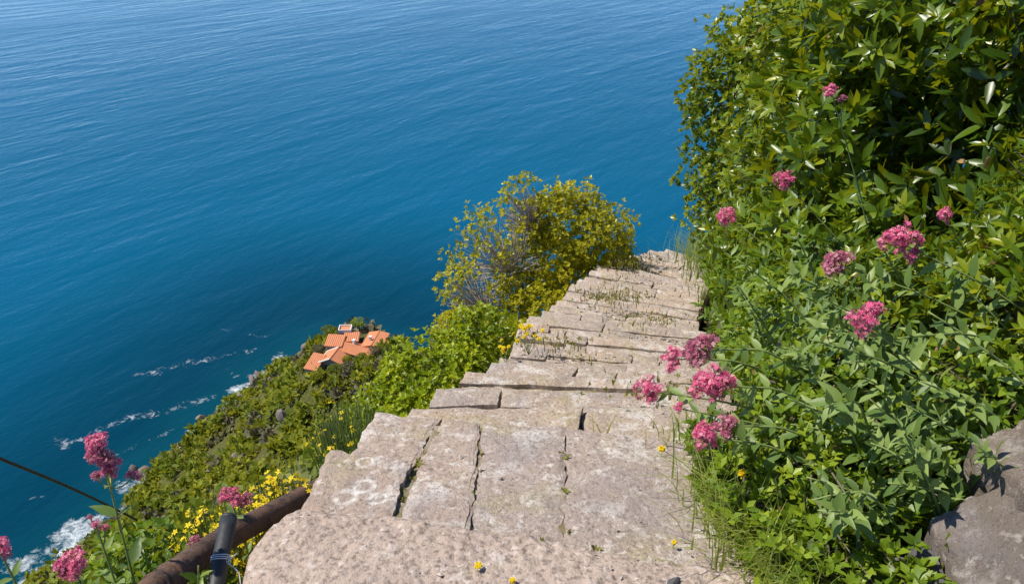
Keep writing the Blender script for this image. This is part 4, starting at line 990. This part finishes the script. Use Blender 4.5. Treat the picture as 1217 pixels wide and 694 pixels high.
# garden trees round the houses
gard = [(-30.9, 140.8, 1.5, 'bright'), (-28.8, 129.0, 1.3, 'scrub_dark'), (-31.4, 130.0, 1.1, 'scrub'), (-26.3, 130.2, 1.4, 'scrub_grey'), (-24.0, 131.0, 1.6, 'scrub_dark'), (-33.0, 126.6, 1.6, 'scrub_dark'), (-30.2, 126.2, 1.7, 'scrub_grey'),
        (-36.4, 126.0, 1.5, 'scrub'), (-38.0, 134.0, 1.5, 'scrub_grey'), (-36.8, 140.0, 1.6, 'scrub_dark'), (-22.6, 140.0, 1.8, 'scrub_dark'), (-40.5, 131.5, 1.3, 'scrub'), (-27.5, 126.5, 1.5, 'scrub')]
gl = {'bright': 'bright green garden tree behind the hamlet roofs', 'scrub_dark': 'dark garden tree among the hamlet houses', 'scrub': 'olive green garden tree among the hamlet houses', 'scrub_grey': 'grey-green garden tree among the hamlet houses'}
for q, (x, y, s, m) in enumerate(gard):
    base = (x, y, gz(x, y)); root = empty('garden_tree', base); root.scale = (s, s, s); root.rotation_euler = (0, 0, q * 1.3); tag(root, gl[m], 'tree', m.replace('_', ' ') + ' trees of the hamlet')
    key = 'gt_' + m
    if key not in single_cache:
        Fm, O, rn, tn = scrub_proto(q % 3, 260, 5, .17, 500 + q); me = leaves_mesh('crown', LEAF_MASS, Fm, O + (0, 0, .9), rn, tn); me.materials.append(M[m])
        mb = MB(); mb.tube([(0, 0, -.5), (.03, 0, .5), (0, .04, 1.2)], [.1, .08, .05], 6); mt = mb.mesh('trunk'); mt.materials.append(M['bark']); single_cache[key] = (me, mt)
    link('crown', single_cache[key][0], root)['kind'] = 'stuff'; link('trunk', single_cache[key][1], root)

# ------------------------------------------------------------------ wall stones at the right
def E3(p): return (p[0], p[1], p[2] + EYE)
def wall_slab(label, c, thick, seed, mat):
    c = [np.array(E3(p)) - (0, 0, .075) for p in c]; b = Vector(c[3]) - Vector((0, 0, thick)); me = shift(slab_mesh('wall_stone', c, thick, 40, 40, seed, .022, .012, .010), b)
    o = link('wall_stone', me, None, mat); o.location = b; tag(o, label, 'stone')
wall_slab('large grey-tan stone block under the valerian leaves', [(1.0, 1.47, -1.30), (1.45, 1.50, -1.10), (1.42, .95, -1.20), (.975, 1.00, -1.36)], .34, 2.1, M['tan'])
wall_slab('upright dark grey stone leaning on the tan block', [(.87, 1.43, -1.47), (.99, 1.46, -1.33), (.955, .98, -1.39), (.84, 1.0, -1.52)], .25, 5.7, M['slate'])
wall_slab('smaller brown stone lying on the tan block', [(1.14, 1.60, -1.17), (1.5, 1.66, -1.02), (1.5, 1.40, -1.04), (1.17, 1.36, -1.16)], .16, 8.9, M['tan'])

# ------------------------------------------------------------------ valerian
def head_mesh(seed, n=330):
    """dome of small five-petalled florets grouped in cymes, unit radius"""
    rg = np.random.default_rng(seed); nc = 14
    cc = unit(rg.normal(size=(nc, 3)) * (1, 1, .8) + (0, 0, .55)) * rg.uniform(.42, .74, (nc, 1)) * rg.uniform(.92, 1.08, 3); cc[:, 2] *= rg.uniform(.75, 1.0)
    k = rg.integers(0, nc, n); d = unit(rg.normal(size=(n, 3)) + cc[k] * 1.3 + (0, 0, .35))
    P = cc[k] + d * rg.uniform(.24, .42, (n, 1)); D = unit(d + .5 * rg.normal(size=d.shape))
    Fm = frames(unit(np.cross(D, rg.normal(size=D.shape))), D) * (.125 * rg.uniform(.7, 1.3, (n, 1, 1)))
    a = leaves_mesh('flower_head', FLOW5, Fm, P, rg.uniform(0, 1, n), rg.uniform(.1, .9, n)); a.materials.append(M['faded' if seed in (62, 66) else 'pink'])
    mb = MB()
    for q in range(nc): mb.tube([(0, 0, -.55), tuple(cc[q] * .55 + (0, 0, -.12)), tuple(cc[q])], [.05, .035, .03], 4, False)
    for q in range(0, n, 3): mb.tube([tuple(cc[k[q]]), tuple(P[q])], [.022, .018], 3, False)
    b = mb.mesh('flower_stalks'); b.materials.append(M['stalk']); return a, b
M['stalk'] = plain('purplish_stalk', (0.30, 0.16, 0.13), 0.6, .3, 4)
HEADS = [head_mesh(60 + q, 240 + 30 * q) for q in range(8)]
vcount = 0
def valerian(label, stem, heads, nleaf, L, group, seed, r0=.0038, lmat='valerian', cat='flower', droop=0.0, start=.12, hs=1.2):
    """stem: points from root to tip; heads: (offset from tip, radius)"""
    global vcount
    rg = np.random.default_rng(seed); base = stem[0]; root = empty('valerian_plant' if heads else 'leafy_stem', base); tag(root, label, cat, group)
    pts = bez(stem, 14); mb = MB(); mb.tube(pts, [r0 * (1 - .45 * i / 13) for i in range(14)], 6)
    for off, rd in heads[1:]:
        tip = pts[-1] + Vector(off); a = pts[-4]; mb.tube(bez([a, a.lerp(tip, .5) + Vector((0, 0, -.01)), tip], 5), [r0 * .5] * 5, 5)
    link('stem', shift(mb.mesh('stem'), base), root, M['stem'])
    # opposite pairs, each turned by a right angle against the last
    npair = nleaf // 2; Fm, O, rn = [], [], []
    for q in range(npair):
        t = start + (.93 - start) * (q + .5 * rg.uniform(0, 1)) / npair; f = t * 13; i = min(12, int(f)); p = pts[i].lerp(pts[i + 1], f - i); ax = (pts[i + 1] - pts[i]).normalized()
        sidev = ax.cross(Vector((0, 0, 1))).normalized(); upv = sidev.cross(ax).normalized()
        an = (PI / 2) * (q % 2) + rg.normal() * .35; e1 = sidev * math.cos(an) + upv * math.sin(an)
        for sg in (1, -1):
            d = (e1 * sg + ax * rg.uniform(.35, .9) + Vector((0, 0, .15 - droop * rg.uniform(0, 1)))).normalized()
            nn = (ax * .7 + Vector((0, 0, 1.1)) + Vector(rg.normal(size=3)) * .3)
            s = L * rg.uniform(.75, 1.2) * (1.0 - .45 * t)
            Fm.append(frames(np.array([d]), np.array([nn]))[0] * s); O.append(p + e1 * sg * r0 * .5); rn.append(rg.uniform(0, 1))
    leaf_objects(root, lmat + '_single', LEAF_LANCE, M[lmat], Fm, O, rn, base)
    for q, (off, rd) in enumerate(heads):
        a, b = HEADS[(vcount + q) % 8]; h = link('flower_head', a, root); h.location = pts[-1] + Vector(off) - Vector(base); h.scale = (rd * hs,) * 3
        dr = (pts[-1] - pts[-4]).normalized() * .6 + Vector((0, 0, .7)); h.rotation_euler = dr.to_track_quat('Z', 'Y').to_euler()
        link('flower_stalks', b, h)
    vcount += 1
def val_to(label, tip, root_xy, heads, nleaf=12, L=.085, seed=0, sag=.1, group='red valerian along the stairs', rootz=None, **kw):
    rx, ry = root_xy; rz = gz(rx, ry) if rootz is None else rootz + EYE; t = Vector(E3(tip)); a = Vector((rx, ry, rz)); m = a.lerp(t, .5) + Vector((0, 0, sag)); m2 = a.lerp(t, .8) + Vector((0, 0, sag * .55))
    valerian(label, [tuple(a), tuple(m), tuple(m2), tuple(t)], heads, nleaf, L, group, seed, **kw)
Z3 = (0, 0, 0)
val_to('pink valerian head reaching farthest over the stairs', (0.402, 1.95, -1.343), (0.95, 2.05), [(Z3, .040)], 12, .075, 1, .02)
val_to('pink valerian head behind the largest pair over the stairs', (0.509, 2.121, -1.34), (1.0, 2.2), [(Z3, .038)], 10, .075, 2, .06)
val_to('large pink valerian head, upper of the pair over the stairs', (0.56, 2.004, -1.24), (1.02, 2.1), [(Z3, .052)], 12, .08, 3, .08)
val_to('large pink valerian head, lower of the pair over the stairs', (0.545, 1.831, -1.247), (1.0, 1.9), [(Z3, .052)], 12, .08, 4, .06)
val_to('small pink valerian head above the yellow flower', (0.48, 1.89, -1.36), (0.95, 1.95), [(Z3, .016)], 10, .06, 14, .0)
val_to('low pink valerian head beside its twin above the grass', (0.502, 1.687, -1.307), (0.93, 1.75), [(Z3, .034)], 10, .075, 5, .04)
val_to('low pink valerian head beside its twin above the grass', (0.573, 1.741, -1.312), (0.96, 1.8), [(Z3, .036)], 10, .075, 6, .05)
val_to('pink valerian head on a long stalk by the far shrub', (0.967, 3.348, -1.365), (1.65, 3.1), [(Z3, .042)], 10, .07, 7, .03, r0=.004, start=.3)
val_to('pink valerian head halfway up the hedge on an arching stalk', (1.118, 3.136, -1.122), (1.75, 3.0), [(Z3, .042)], 10, .07, 8, .03, r0=.004, start=.3)
val_to('highest pink valerian head, in the shade of the dark shrub', (1.272, 3.205, -0.773), (1.75, 3.2), [(Z3, .030), ((.05, .0, -.03), .018)], 8, .07, 9, .05, r0=.004, start=.3)
val_to('pink valerian head resting on pale broad leaves', (0.999, 2.21, -1.061), (1.55, 2.1), [(Z3, .045)], 16, .095, 10, .02)
val_to('bright pink valerian with a small side head in front of the dark shrub', (1.107, 2.106, -0.936), (1.65, 2.0), [(Z3, .048), ((.035, -.03, -.035), .022)], 16, .095, 11, .02)
val_to('round pink valerian head in the middle of the grey-green leaves', (0.883, 1.739, -0.99), (1.45, 1.7), [(Z3, .044)], 16, .095, 12, -.02)
val_to('small pink valerian head in deep shade under the dark shrub', (1.398, 2.419, -0.983), (1.7, 2.4), [(Z3, .024)], 10, .08, 13, .03)
# leafy valerian stems without flowers
rg = np.random.default_rng(5)
for q in range(56):
    rx = rg.uniform(1.0, 1.6); ry = rg.uniform(1.45, 2.6); t = (rx - rg.uniform(.2, .55), ry + rg.uniform(-.3, .12), rg.uniform(-1.38, -.98) - .1 * (1.5 - rx))
    if t[0] < .72: t = (.72, t[1], t[2])
    if t[1] < 1.5 and t[0] > .88: t = (t[0], 1.5 + .1 * (q % 4), t[2])
    val_to('grey-green valerian stem without flowers, over the wall stones', t, (rx, ry), [], 20, rg.uniform(.05, .088), 200 + q, rg.uniform(-.02, .1), 'leafy valerian stems over the wall stones', cat='plant', droop=.3)

# left side: tall valerian in front of the sea and smaller ones by the pipe
val_to('tall loose pink valerian spike standing against the sea', (-1.013, 1.575, -1.285), (-0.99, 1.50), [(Z3, .040), ((-.012, .01, .035), .034), ((.012, 0, -.035), .032), ((.05, .02, -.075), .020), ((-.03, 0, -.06), .018)], 8, .09, 21, 0, 'red valerian left of the landing', rootz=-1.95, hs=.98)
val_to('dense pink valerian head low in the scrub below the cable', (-1.063, 1.423, -1.489), (-1.03, 1.40), [(Z3, .044)], 8, .09, 22, 0, 'red valerian left of the landing', rootz=-1.95, hs=.98)
val_to('small pink valerian buds between the cable and the low head', (-1.035, 1.505, -1.435), (-1.0, 1.47), [(Z3, .014), ((.02, 0, -.012), .012), ((-.015, .01, .012), .010)], 6, .08, 23, 0, 'red valerian left of the landing', rootz=-1.95, hs=.98)
val_to('pink valerian head behind the black pipe end', (-0.872, 1.915, -1.715), (-0.87, 2.0), [(Z3, .040), ((.045, .0, -.012), .030)], 8, .07, 24, 0, 'red valerian left of the landing', rootz=-2.3, hs=.98)
val_to('faded pink valerian head lying against the rusty pipe', (-0.905, 1.705, -1.70), (-0.95, 1.75), [(Z3, .028)], 6, .07, 25, 0, 'red valerian left of the landing', rootz=-2.1, hs=.98)
val_to('shaded pink valerian head at the sea side of the cable', (-1.26, 1.46, -1.47), (-1.22, 1.45), [(Z3, .034)], 6, .07, 26, 0, 'red valerian left of the landing', rootz=-1.95, hs=.98)
rg = np.random.default_rng(8)
for q in range(14):
    rx = rg.uniform(-1.12, -.78); ry = rg.uniform(1.3, 1.75); t = (rx + rg.uniform(-.08, .08), ry + rg.uniform(-.1, .08), -1.63 - .1 * rg.uniform(0, 1) - .25 * (ry - 1.35))
    val_to('broad leaved green stem in the weeds beside the rusty pipe', t, (rx, ry), [], 8, rg.uniform(.06, .10), 300 + q, 0, 'leafy weeds beside the rusty pipe', rootz=-2.0, lmat='ivy', cat='plant')
for q in range(9):
    rx = rg.uniform(-.98, -.80); ry = rg.uniform(1.22, 1.5); t = (rx + rg.uniform(-.02, .12), ry + rg.uniform(-.06, .06), -1.56 + rg.uniform(-.06, .06))
    val_to('leafy green stem growing up across the rusty pipe', t, (rx, ry), [], 8, rg.uniform(.06, .10), 340 + q, 0, 'leafy stems across the rusty pipe', rootz=-1.95, lmat='ivy', cat='plant')
lob = [up1(l) for l in [(-1.05, 1.55, -1.92, .25, .3, .2), (-.85, 1.45, -1.80, .12, .25, .14), (-1.2, 1.9, -2.15, .3, .3, .25), (-1.3, 1.35, -1.85, .25, .25, .2)]]
shrub('weed_patch', 'low weeds under the tall valerian left of the landing', 'weeds', (-1.05, 1.6, gz(-1.05, 1.6)), lob, 900, 6, .036, M['ivy'], LEAF_ROUND, 1.1, 50, .7, .5, None, 0, None, None, .3, .25, .3)

# ------------------------------------------------------------------ pipes, string, cable
mb = MB(); pts = bez([E3([1.1 * q for q in p]) for p in [(-0.86, 1.03, -1.30), (-0.825, 1.21, -1.40), (-0.815, 1.39, -1.49), (-0.785, 1.65, -1.62), (-0.735, 1.91, -1.765), (-0.69, 2.13, -1.885), (-.63, 2.5, -2.1)]], 26)
mb.tube(pts, .039, 14)
rp = empty('rusty_pipe', tuple(pts[0])); tag(rp, 'thick rusty brown pipe running down beside the landing', 'pipe')
link('pipe_body', shift(mb.mesh('pipe_body'), pts[0]), rp, M['rust'])
for q in (7, 8.2):
    i = int(q); p = pts[i]; d = (pts[i + 1] - pts[i]).normalized(); mb = MB(); mb.tube([p + d * (q - i) * .08 - d * .012, p + d * (q - i) * .08 + d * .012], .0425, 14); link('clamp', shift(mb.mesh('clamp'), pts[0]), rp, M['rust'])
mb = MB(); bp = bez([E3([1.1 * q for q in p]) for p in [(-0.70, 1.10, -1.72), (-0.704, 1.27, -1.57), (-0.714, 1.43, -1.50), (-0.730, 1.565, -1.475)]], 14)
mb.tube(bp, .023, 14)
e = bp[-1]; d = (bp[-1] - bp[-2]).normalized(); mb.tube([e - d * .004, e + d * .008, e + d * .014, e + d * .017], [.023, .0225, .017, .006], 14)
o = link('black_pipe', shift(mb.mesh('black_pipe'), bp[0]), None, M['black']); o.location = bp[0]; tag(o, 'short black plastic pipe end tied with white string', 'pipe')
mb = MB(); cpt = bp[9]; dr = (bp[10] - bp[9]).normalized(); a = dr.orthogonal().normalized(); b = dr.cross(a)
for kk in range(3):
    mb.tube([cpt + dr * (kk * .006 + .003 * math.sin(t * .9)) + (a * math.cos(t * .45) + b * math.sin(t * .45)) * .0252 for t in range(15)], .0016, 5)
kn = cpt + Vector((.022, -.008, .008))
mb.tube(bez([kn, kn + Vector((.012, .01, .008)), kn + Vector((.022, .022, .012))], 6), .0015, 5)
mb.tube(bez([kn, kn + Vector((.018, -.01, -.005)), kn + Vector((.035, -.02, -.02)), kn + Vector((.042, -.04, -.045))], 10), .0015, 5)
mb.tube(bez([kn, kn + Vector((-.006, .012, .004)), kn + Vector((.004, .016, .006))], 6), .0022, 5)
o = link('white_string', shift(mb.mesh('white_string'), kn), None, M['string']); o.location = kn; tag(o, 'white string knotted round the black pipe', 'string')
mb = MB(); cp = bez([E3(p) for p in [(-1.62, 1.30, -0.93), (-1.33, 1.524, -1.188), (-1.274, 1.583, -1.291), (-1.384, 2.005, -1.78), (-1.463, 2.476, -2.391), (-1.5, 2.75, -2.8)]], 30)
mb.tube(cp, .0042, 6)
o = link('black_cable', shift(mb.mesh('black_cable'), cp[-1]), None, M['black']); o.location = cp[-1]; tag(o, 'thin black cable slanting down into the scrub before the sea', 'cable')

# ------------------------------------------------------------------ grass and small things on the stones
def grass(name, label, spots, mat, seed, wd=.0028):
    rg = np.random.default_rng(seed); V = []; F = []; rn = []
    for (x, y, z, sp, n, h, lean) in spots:
        for _ in range(n):
            px, py = x + rg.normal() * sp, y + rg.normal() * sp; L = h * rg.uniform(.5, 1.2); a_ = rg.uniform(0, 6.28)
            dx, dy = math.cos(a_) * .45 + lean[0], math.sin(a_) * .45 + lean[1]; r_ = rg.uniform(0, 1); pw = wd * rg.uniform(.7, 1.4); i0_ = len(V)
            perp = Vector((-dy, dx, 0)).normalized() * pw
            for s in range(6):
                t = s / 5; c = Vector((px + dx * L * t * t, py + dy * L * t * t, z + L * (t - .42 * t * t * (abs(dx) + abs(dy)))))
                ww = perp * (1 - t * .92); V += [c - ww, c + ww]
            for s in range(5): F.append((i0_ + 2 * s, i0_ + 2 * s + 1, i0_ + 2 * s + 3, i0_ + 2 * s + 2)); rn.append(r_)
    me = arr_mesh(name, np.array([tuple(v) for v in V]), np.array(F), True, {'rnd': np.array(rn), 'tone': np.full(len(F), .5)})
    tag(link(name, me, None, M[mat]), label, 'grass', None, 'stuff')
grass('long_grass', 'long green grass blades hanging over the edge of the landing', [(.66, 1.56, -.04, .06, 130, .24, (-.35, -.1)), (.62, 1.70, -.05, .05, 90, .24, (-.3, .05)), (.69, 1.42, 0, .06, 150, .22, (-.25, -.2)), (.60, 1.88, -.07, .05, 34, .30, (-.5, .1)), (.74, 1.3, .01, .07, 130, .20, (-.1, -.2)), (.72, 1.5, -.02, .05, 80, .26, (-.1, -.3)), (.62, 2.15, -.1, .06, 70, .16, (-.2, 0))], 'grass', 3)
grass('long_grass', 'pale thin grass at the foot of the hedge by the lowest steps', [(2.15, 8.6, -2.45, .12, 90, .35, (-.2, .1)), (2.3, 9.3, -2.75, .14, 110, .42, (-.2, .1)), (2.0, 7.7, -2.15, .1, 60, .3, (-.3, 0)), (1.85, 7.0, -1.9, .1, 50, .28, (-.3, 0)), (2.6, 9.9, -3.0, .14, 90, .42, (-.2, .2)), (1.7, 6.3, -1.7, .08, 40, .22, (-.2, 0))], 'grass', 4, .004)
sp = []
jr = random.Random(9)
for i in range(1, len(STEPS) - 16):
    s, h = STEPS[i], HEAD[i]
    for _ in range(jr.choice([1, 2, 3])):
        f = jr.uniform(.05, .98); p = STEPS[i - 1]
        x = p[0] + math.cos(R(h)) * WID * f; y = p[1] - math.sin(R(h)) * WID * f + .012
        sp.append((x + math.sin(R(h)) * .015, y, s[2] - .005, .03, jr.randint(8, 30), jr.uniform(.02, .05) + (p[2] - s[2]) * .75, (0, .1)))
sp += [(.80, 6.05, -1.62, .12, 160, .09, (0, 0)), (.95, 6.2, -1.68, .1, 90, .09, (0, 0)), (.25, 4.25, -.98, .14, 90, .10, (0, 0)), (.62, 2.75, -.3, .1, 60, .04, (0, 0)), (1.0, 5.0, -1.25, .12, 90, .07, (0, 0)), (1.75, 9.2, -2.75, .17, 120, .12, (0, 0)), (1.3, 8.0, -2.3, .14, 90, .10, (0, 0))]
grass('joint_grass', 'short dry grass tufts in the joints of the stone steps', sp, 'drygrass', 6, .0035)

rg = np.random.default_rng(19); MP = []
for (x, y, z, sp_, n_, h_, l_) in sp:
    m_ = max(4, int(n_ * .5)); MP.append(np.column_stack([x + rg.normal(size=m_) * sp_ * 1.4, y + rg.normal(size=m_) * sp_ * .5 + .01, z + (h_ * .35) * rg.uniform(0, 1, m_)]))
for (x0, y0, x1, y1, n_) in ((-.252, 2.27, -.34, 1.78, 9), (-.102, 2.25, -.118, 1.75, 3), (.186, 2.21, .14, 1.65, 4), (-.4, 1.73, .3, 1.6, 3)):
    t = rg.uniform(0, 1, n_) ** .8; MP.append(np.column_stack([x0 + (x1 - x0) * t + rg.normal(size=n_) * .004, y0 + (y1 - y0) * t, -.036 - (y0 + (y1 - y0) * t - 1.7) * .112]))
MP = np.concatenate(MP); Fm, O = rosettes(MP, unit(rg.normal(size=MP.shape) * .5 + (0, 0, 1)), 5, .018, 1.1, rg)
tag(link('joint_weeds', leaves_mesh('joint_weeds', LEAF_ROUND, Fm, O, rg.uniform(0, 1, len(Fm))), None, M['mossy']), 'small green and yellow weeds rooted in the step joints', 'weeds', None, 'stuff')

def small_flower(label, c, h, n, size, seed, group=None):
    rg = np.random.default_rng(seed); root = empty('yellow_flower', c); tag(root, label, 'flower', group)
    mb = MB(); P = []
    for _ in range(n):
        e = np.array([rg.normal() * .25 * h, rg.normal() * .25 * h, h * rg.uniform(.7, 1.1)]); mb.tube(bez([(0, 0, -.01), tuple(e * .5 + rg.normal(size=3) * .1 * h), tuple(e)], 5), .0012, 4, False); P.append(e)
    link('stem', mb.mesh('stem'), root, M['stem'])
    for e in P:
        m = 8; D = unit(rg.normal(size=(m, 3)) * .55 + (0, -.2, 1)); o = link('blossom', flowers_mesh('blossom', np.zeros((m, 3)) + D * size * .3, D, size, rg), root, M['yellow']); o.location = tuple(e)
small_flower('single yellow flower on the bare concrete landing', (-.088, 1.50, .01), .02, 1, .010, 1, 'yellow flowers on the landing')
small_flower('single yellow flower on the bare concrete landing', (.001, 1.455, .01), .018, 1, .009, 2, 'yellow flowers on the landing')
small_flower('tiny yellow flower on the worn slab near the grass', (.44, 1.62, -.03), .02, 1, .007, 7)
small_flower('yellow flower under the pink valerian heads', (.535, 1.87, -.08), .20, 2, .012, 3)
small_flower('sparse yellow flowered plant growing from the stair joints', (.10, 4.15, -.98), .16, 14, .014, 4)
small_flower('yellow flowered plant at the outer end of the stair joints', (-.03, 3.98, -.94), .12, 6, .012, 5)
small_flower('yellow flowers at the edge of the steps below the thin bush', (1.45, 4.3, -1.05), .2, 8, .014, 6)

o = link('stone_chip', rock_mesh('stone_chip', (.018, .05, .013), 6.2, 2, .1), None, plain('dark_slate', (.085, .08, .08), .8, .25, 30, .4)); o.location = (.40, 1.44, .022); o.rotation_euler = (0, 0, R(-28)); tag(o, 'dark grey slate chip lying on the landing', 'stone')
# loose grit on the landing and the slabs
rg = np.random.default_rng(14); gm = MB(); 
for _ in range(170):
    if rg.uniform() < .6: x = rg.uniform(.2, .72); y = rg.uniform(1.30, 1.62)
    else: x = rg.uniform(-.6, .7); y = rg.uniform(1.15, 2.2)
    zt = .016 if y < np.interp(x, [-.7, -.6, -.1, .35, .8], [1.62, 1.75, 1.68, 1.57, 1.44]) else -.022 - .13 * max(0, (y - 1.7)) 
    s = .0035 * rg.lognormal(0, .5); a = rg.uniform(0, 6.28, 3); m = Matrix.Rotation(a[0], 3, 'X') @ Matrix.Rotation(a[1], 3, 'Z')
    Vv = [m @ (Vector(v) * s * float(rg.uniform(.7, 1.3))) + Vector((x, y, zt)) for v in ((1, 0, 0), (-1, .2, 0), (0, 1, .1), (.1, -1, 0), (0, .1, .7), (0, 0, -.7))]
    gm.add(Vv, [(0, 2, 4), (2, 1, 4), (1, 3, 4), (3, 0, 4), (2, 0, 5), (1, 2, 5), (3, 1, 5), (0, 3, 5)])
o = link('grit', gm.mesh('grit', False), None, plain('pale_grit', (.42, .36, .30), .9, .3, 60)); tag(o, 'loose grit and stone crumbs scattered over the landing', 'grit', None, 'stuff')

# dead twigs in the scrub below the landing
def dead_twigs(label, c, s, n, seed):
    rg = np.random.default_rng(seed); mb = MB(); g = gz(c[0], c[1]) - .05
    for _ in range(n):
        d_ = unit(rg.normal(size=3) + (0, 0, .7)); d_[2] = abs(d_[2]); e = np.array(c) + d_ * s * rg.uniform(.5, 1); a = np.array([c[0] + rg.normal() * .06, c[1] + rg.normal() * .06, g])
        p = bez([a, (a + e) / 2 + rg.normal(size=3) * .05, e], 6); mb.tube(p, [.007, .006, .005, .004, .003, .002], 4, False)
        for _ in range(3):
            q = p[rg.integers(2, 5)]; mb.tube([q, q + Vector(unit(rg.normal(size=3) + d_)) * .12 * float(rg.uniform(.5, 1.3))], [.003, .0015], 3, False)
    o = link('dead_branch', shift(mb.mesh('dead_branch'), (c[0], c[1], g)), None, M['twig']); o.location = (c[0], c[1], g); tag(o, label, 'dead branch')
dead_twigs('bleached dead branches beside the first slabs', (-.95, 3.0, gz(-.95, 3.0) + .15), .38, 16, 1)
dead_twigs('dead grey brushwood in the scrub above the broom', (-1.9, 6.0, gz(-1.9, 6.0) + .3), .8, 40, 2)
dead_twigs('dead grey brushwood in the scrub below the hamlet', (-3.2, 9.5, gz(-3.2, 9.5) + .4), 1.0, 40, 3)
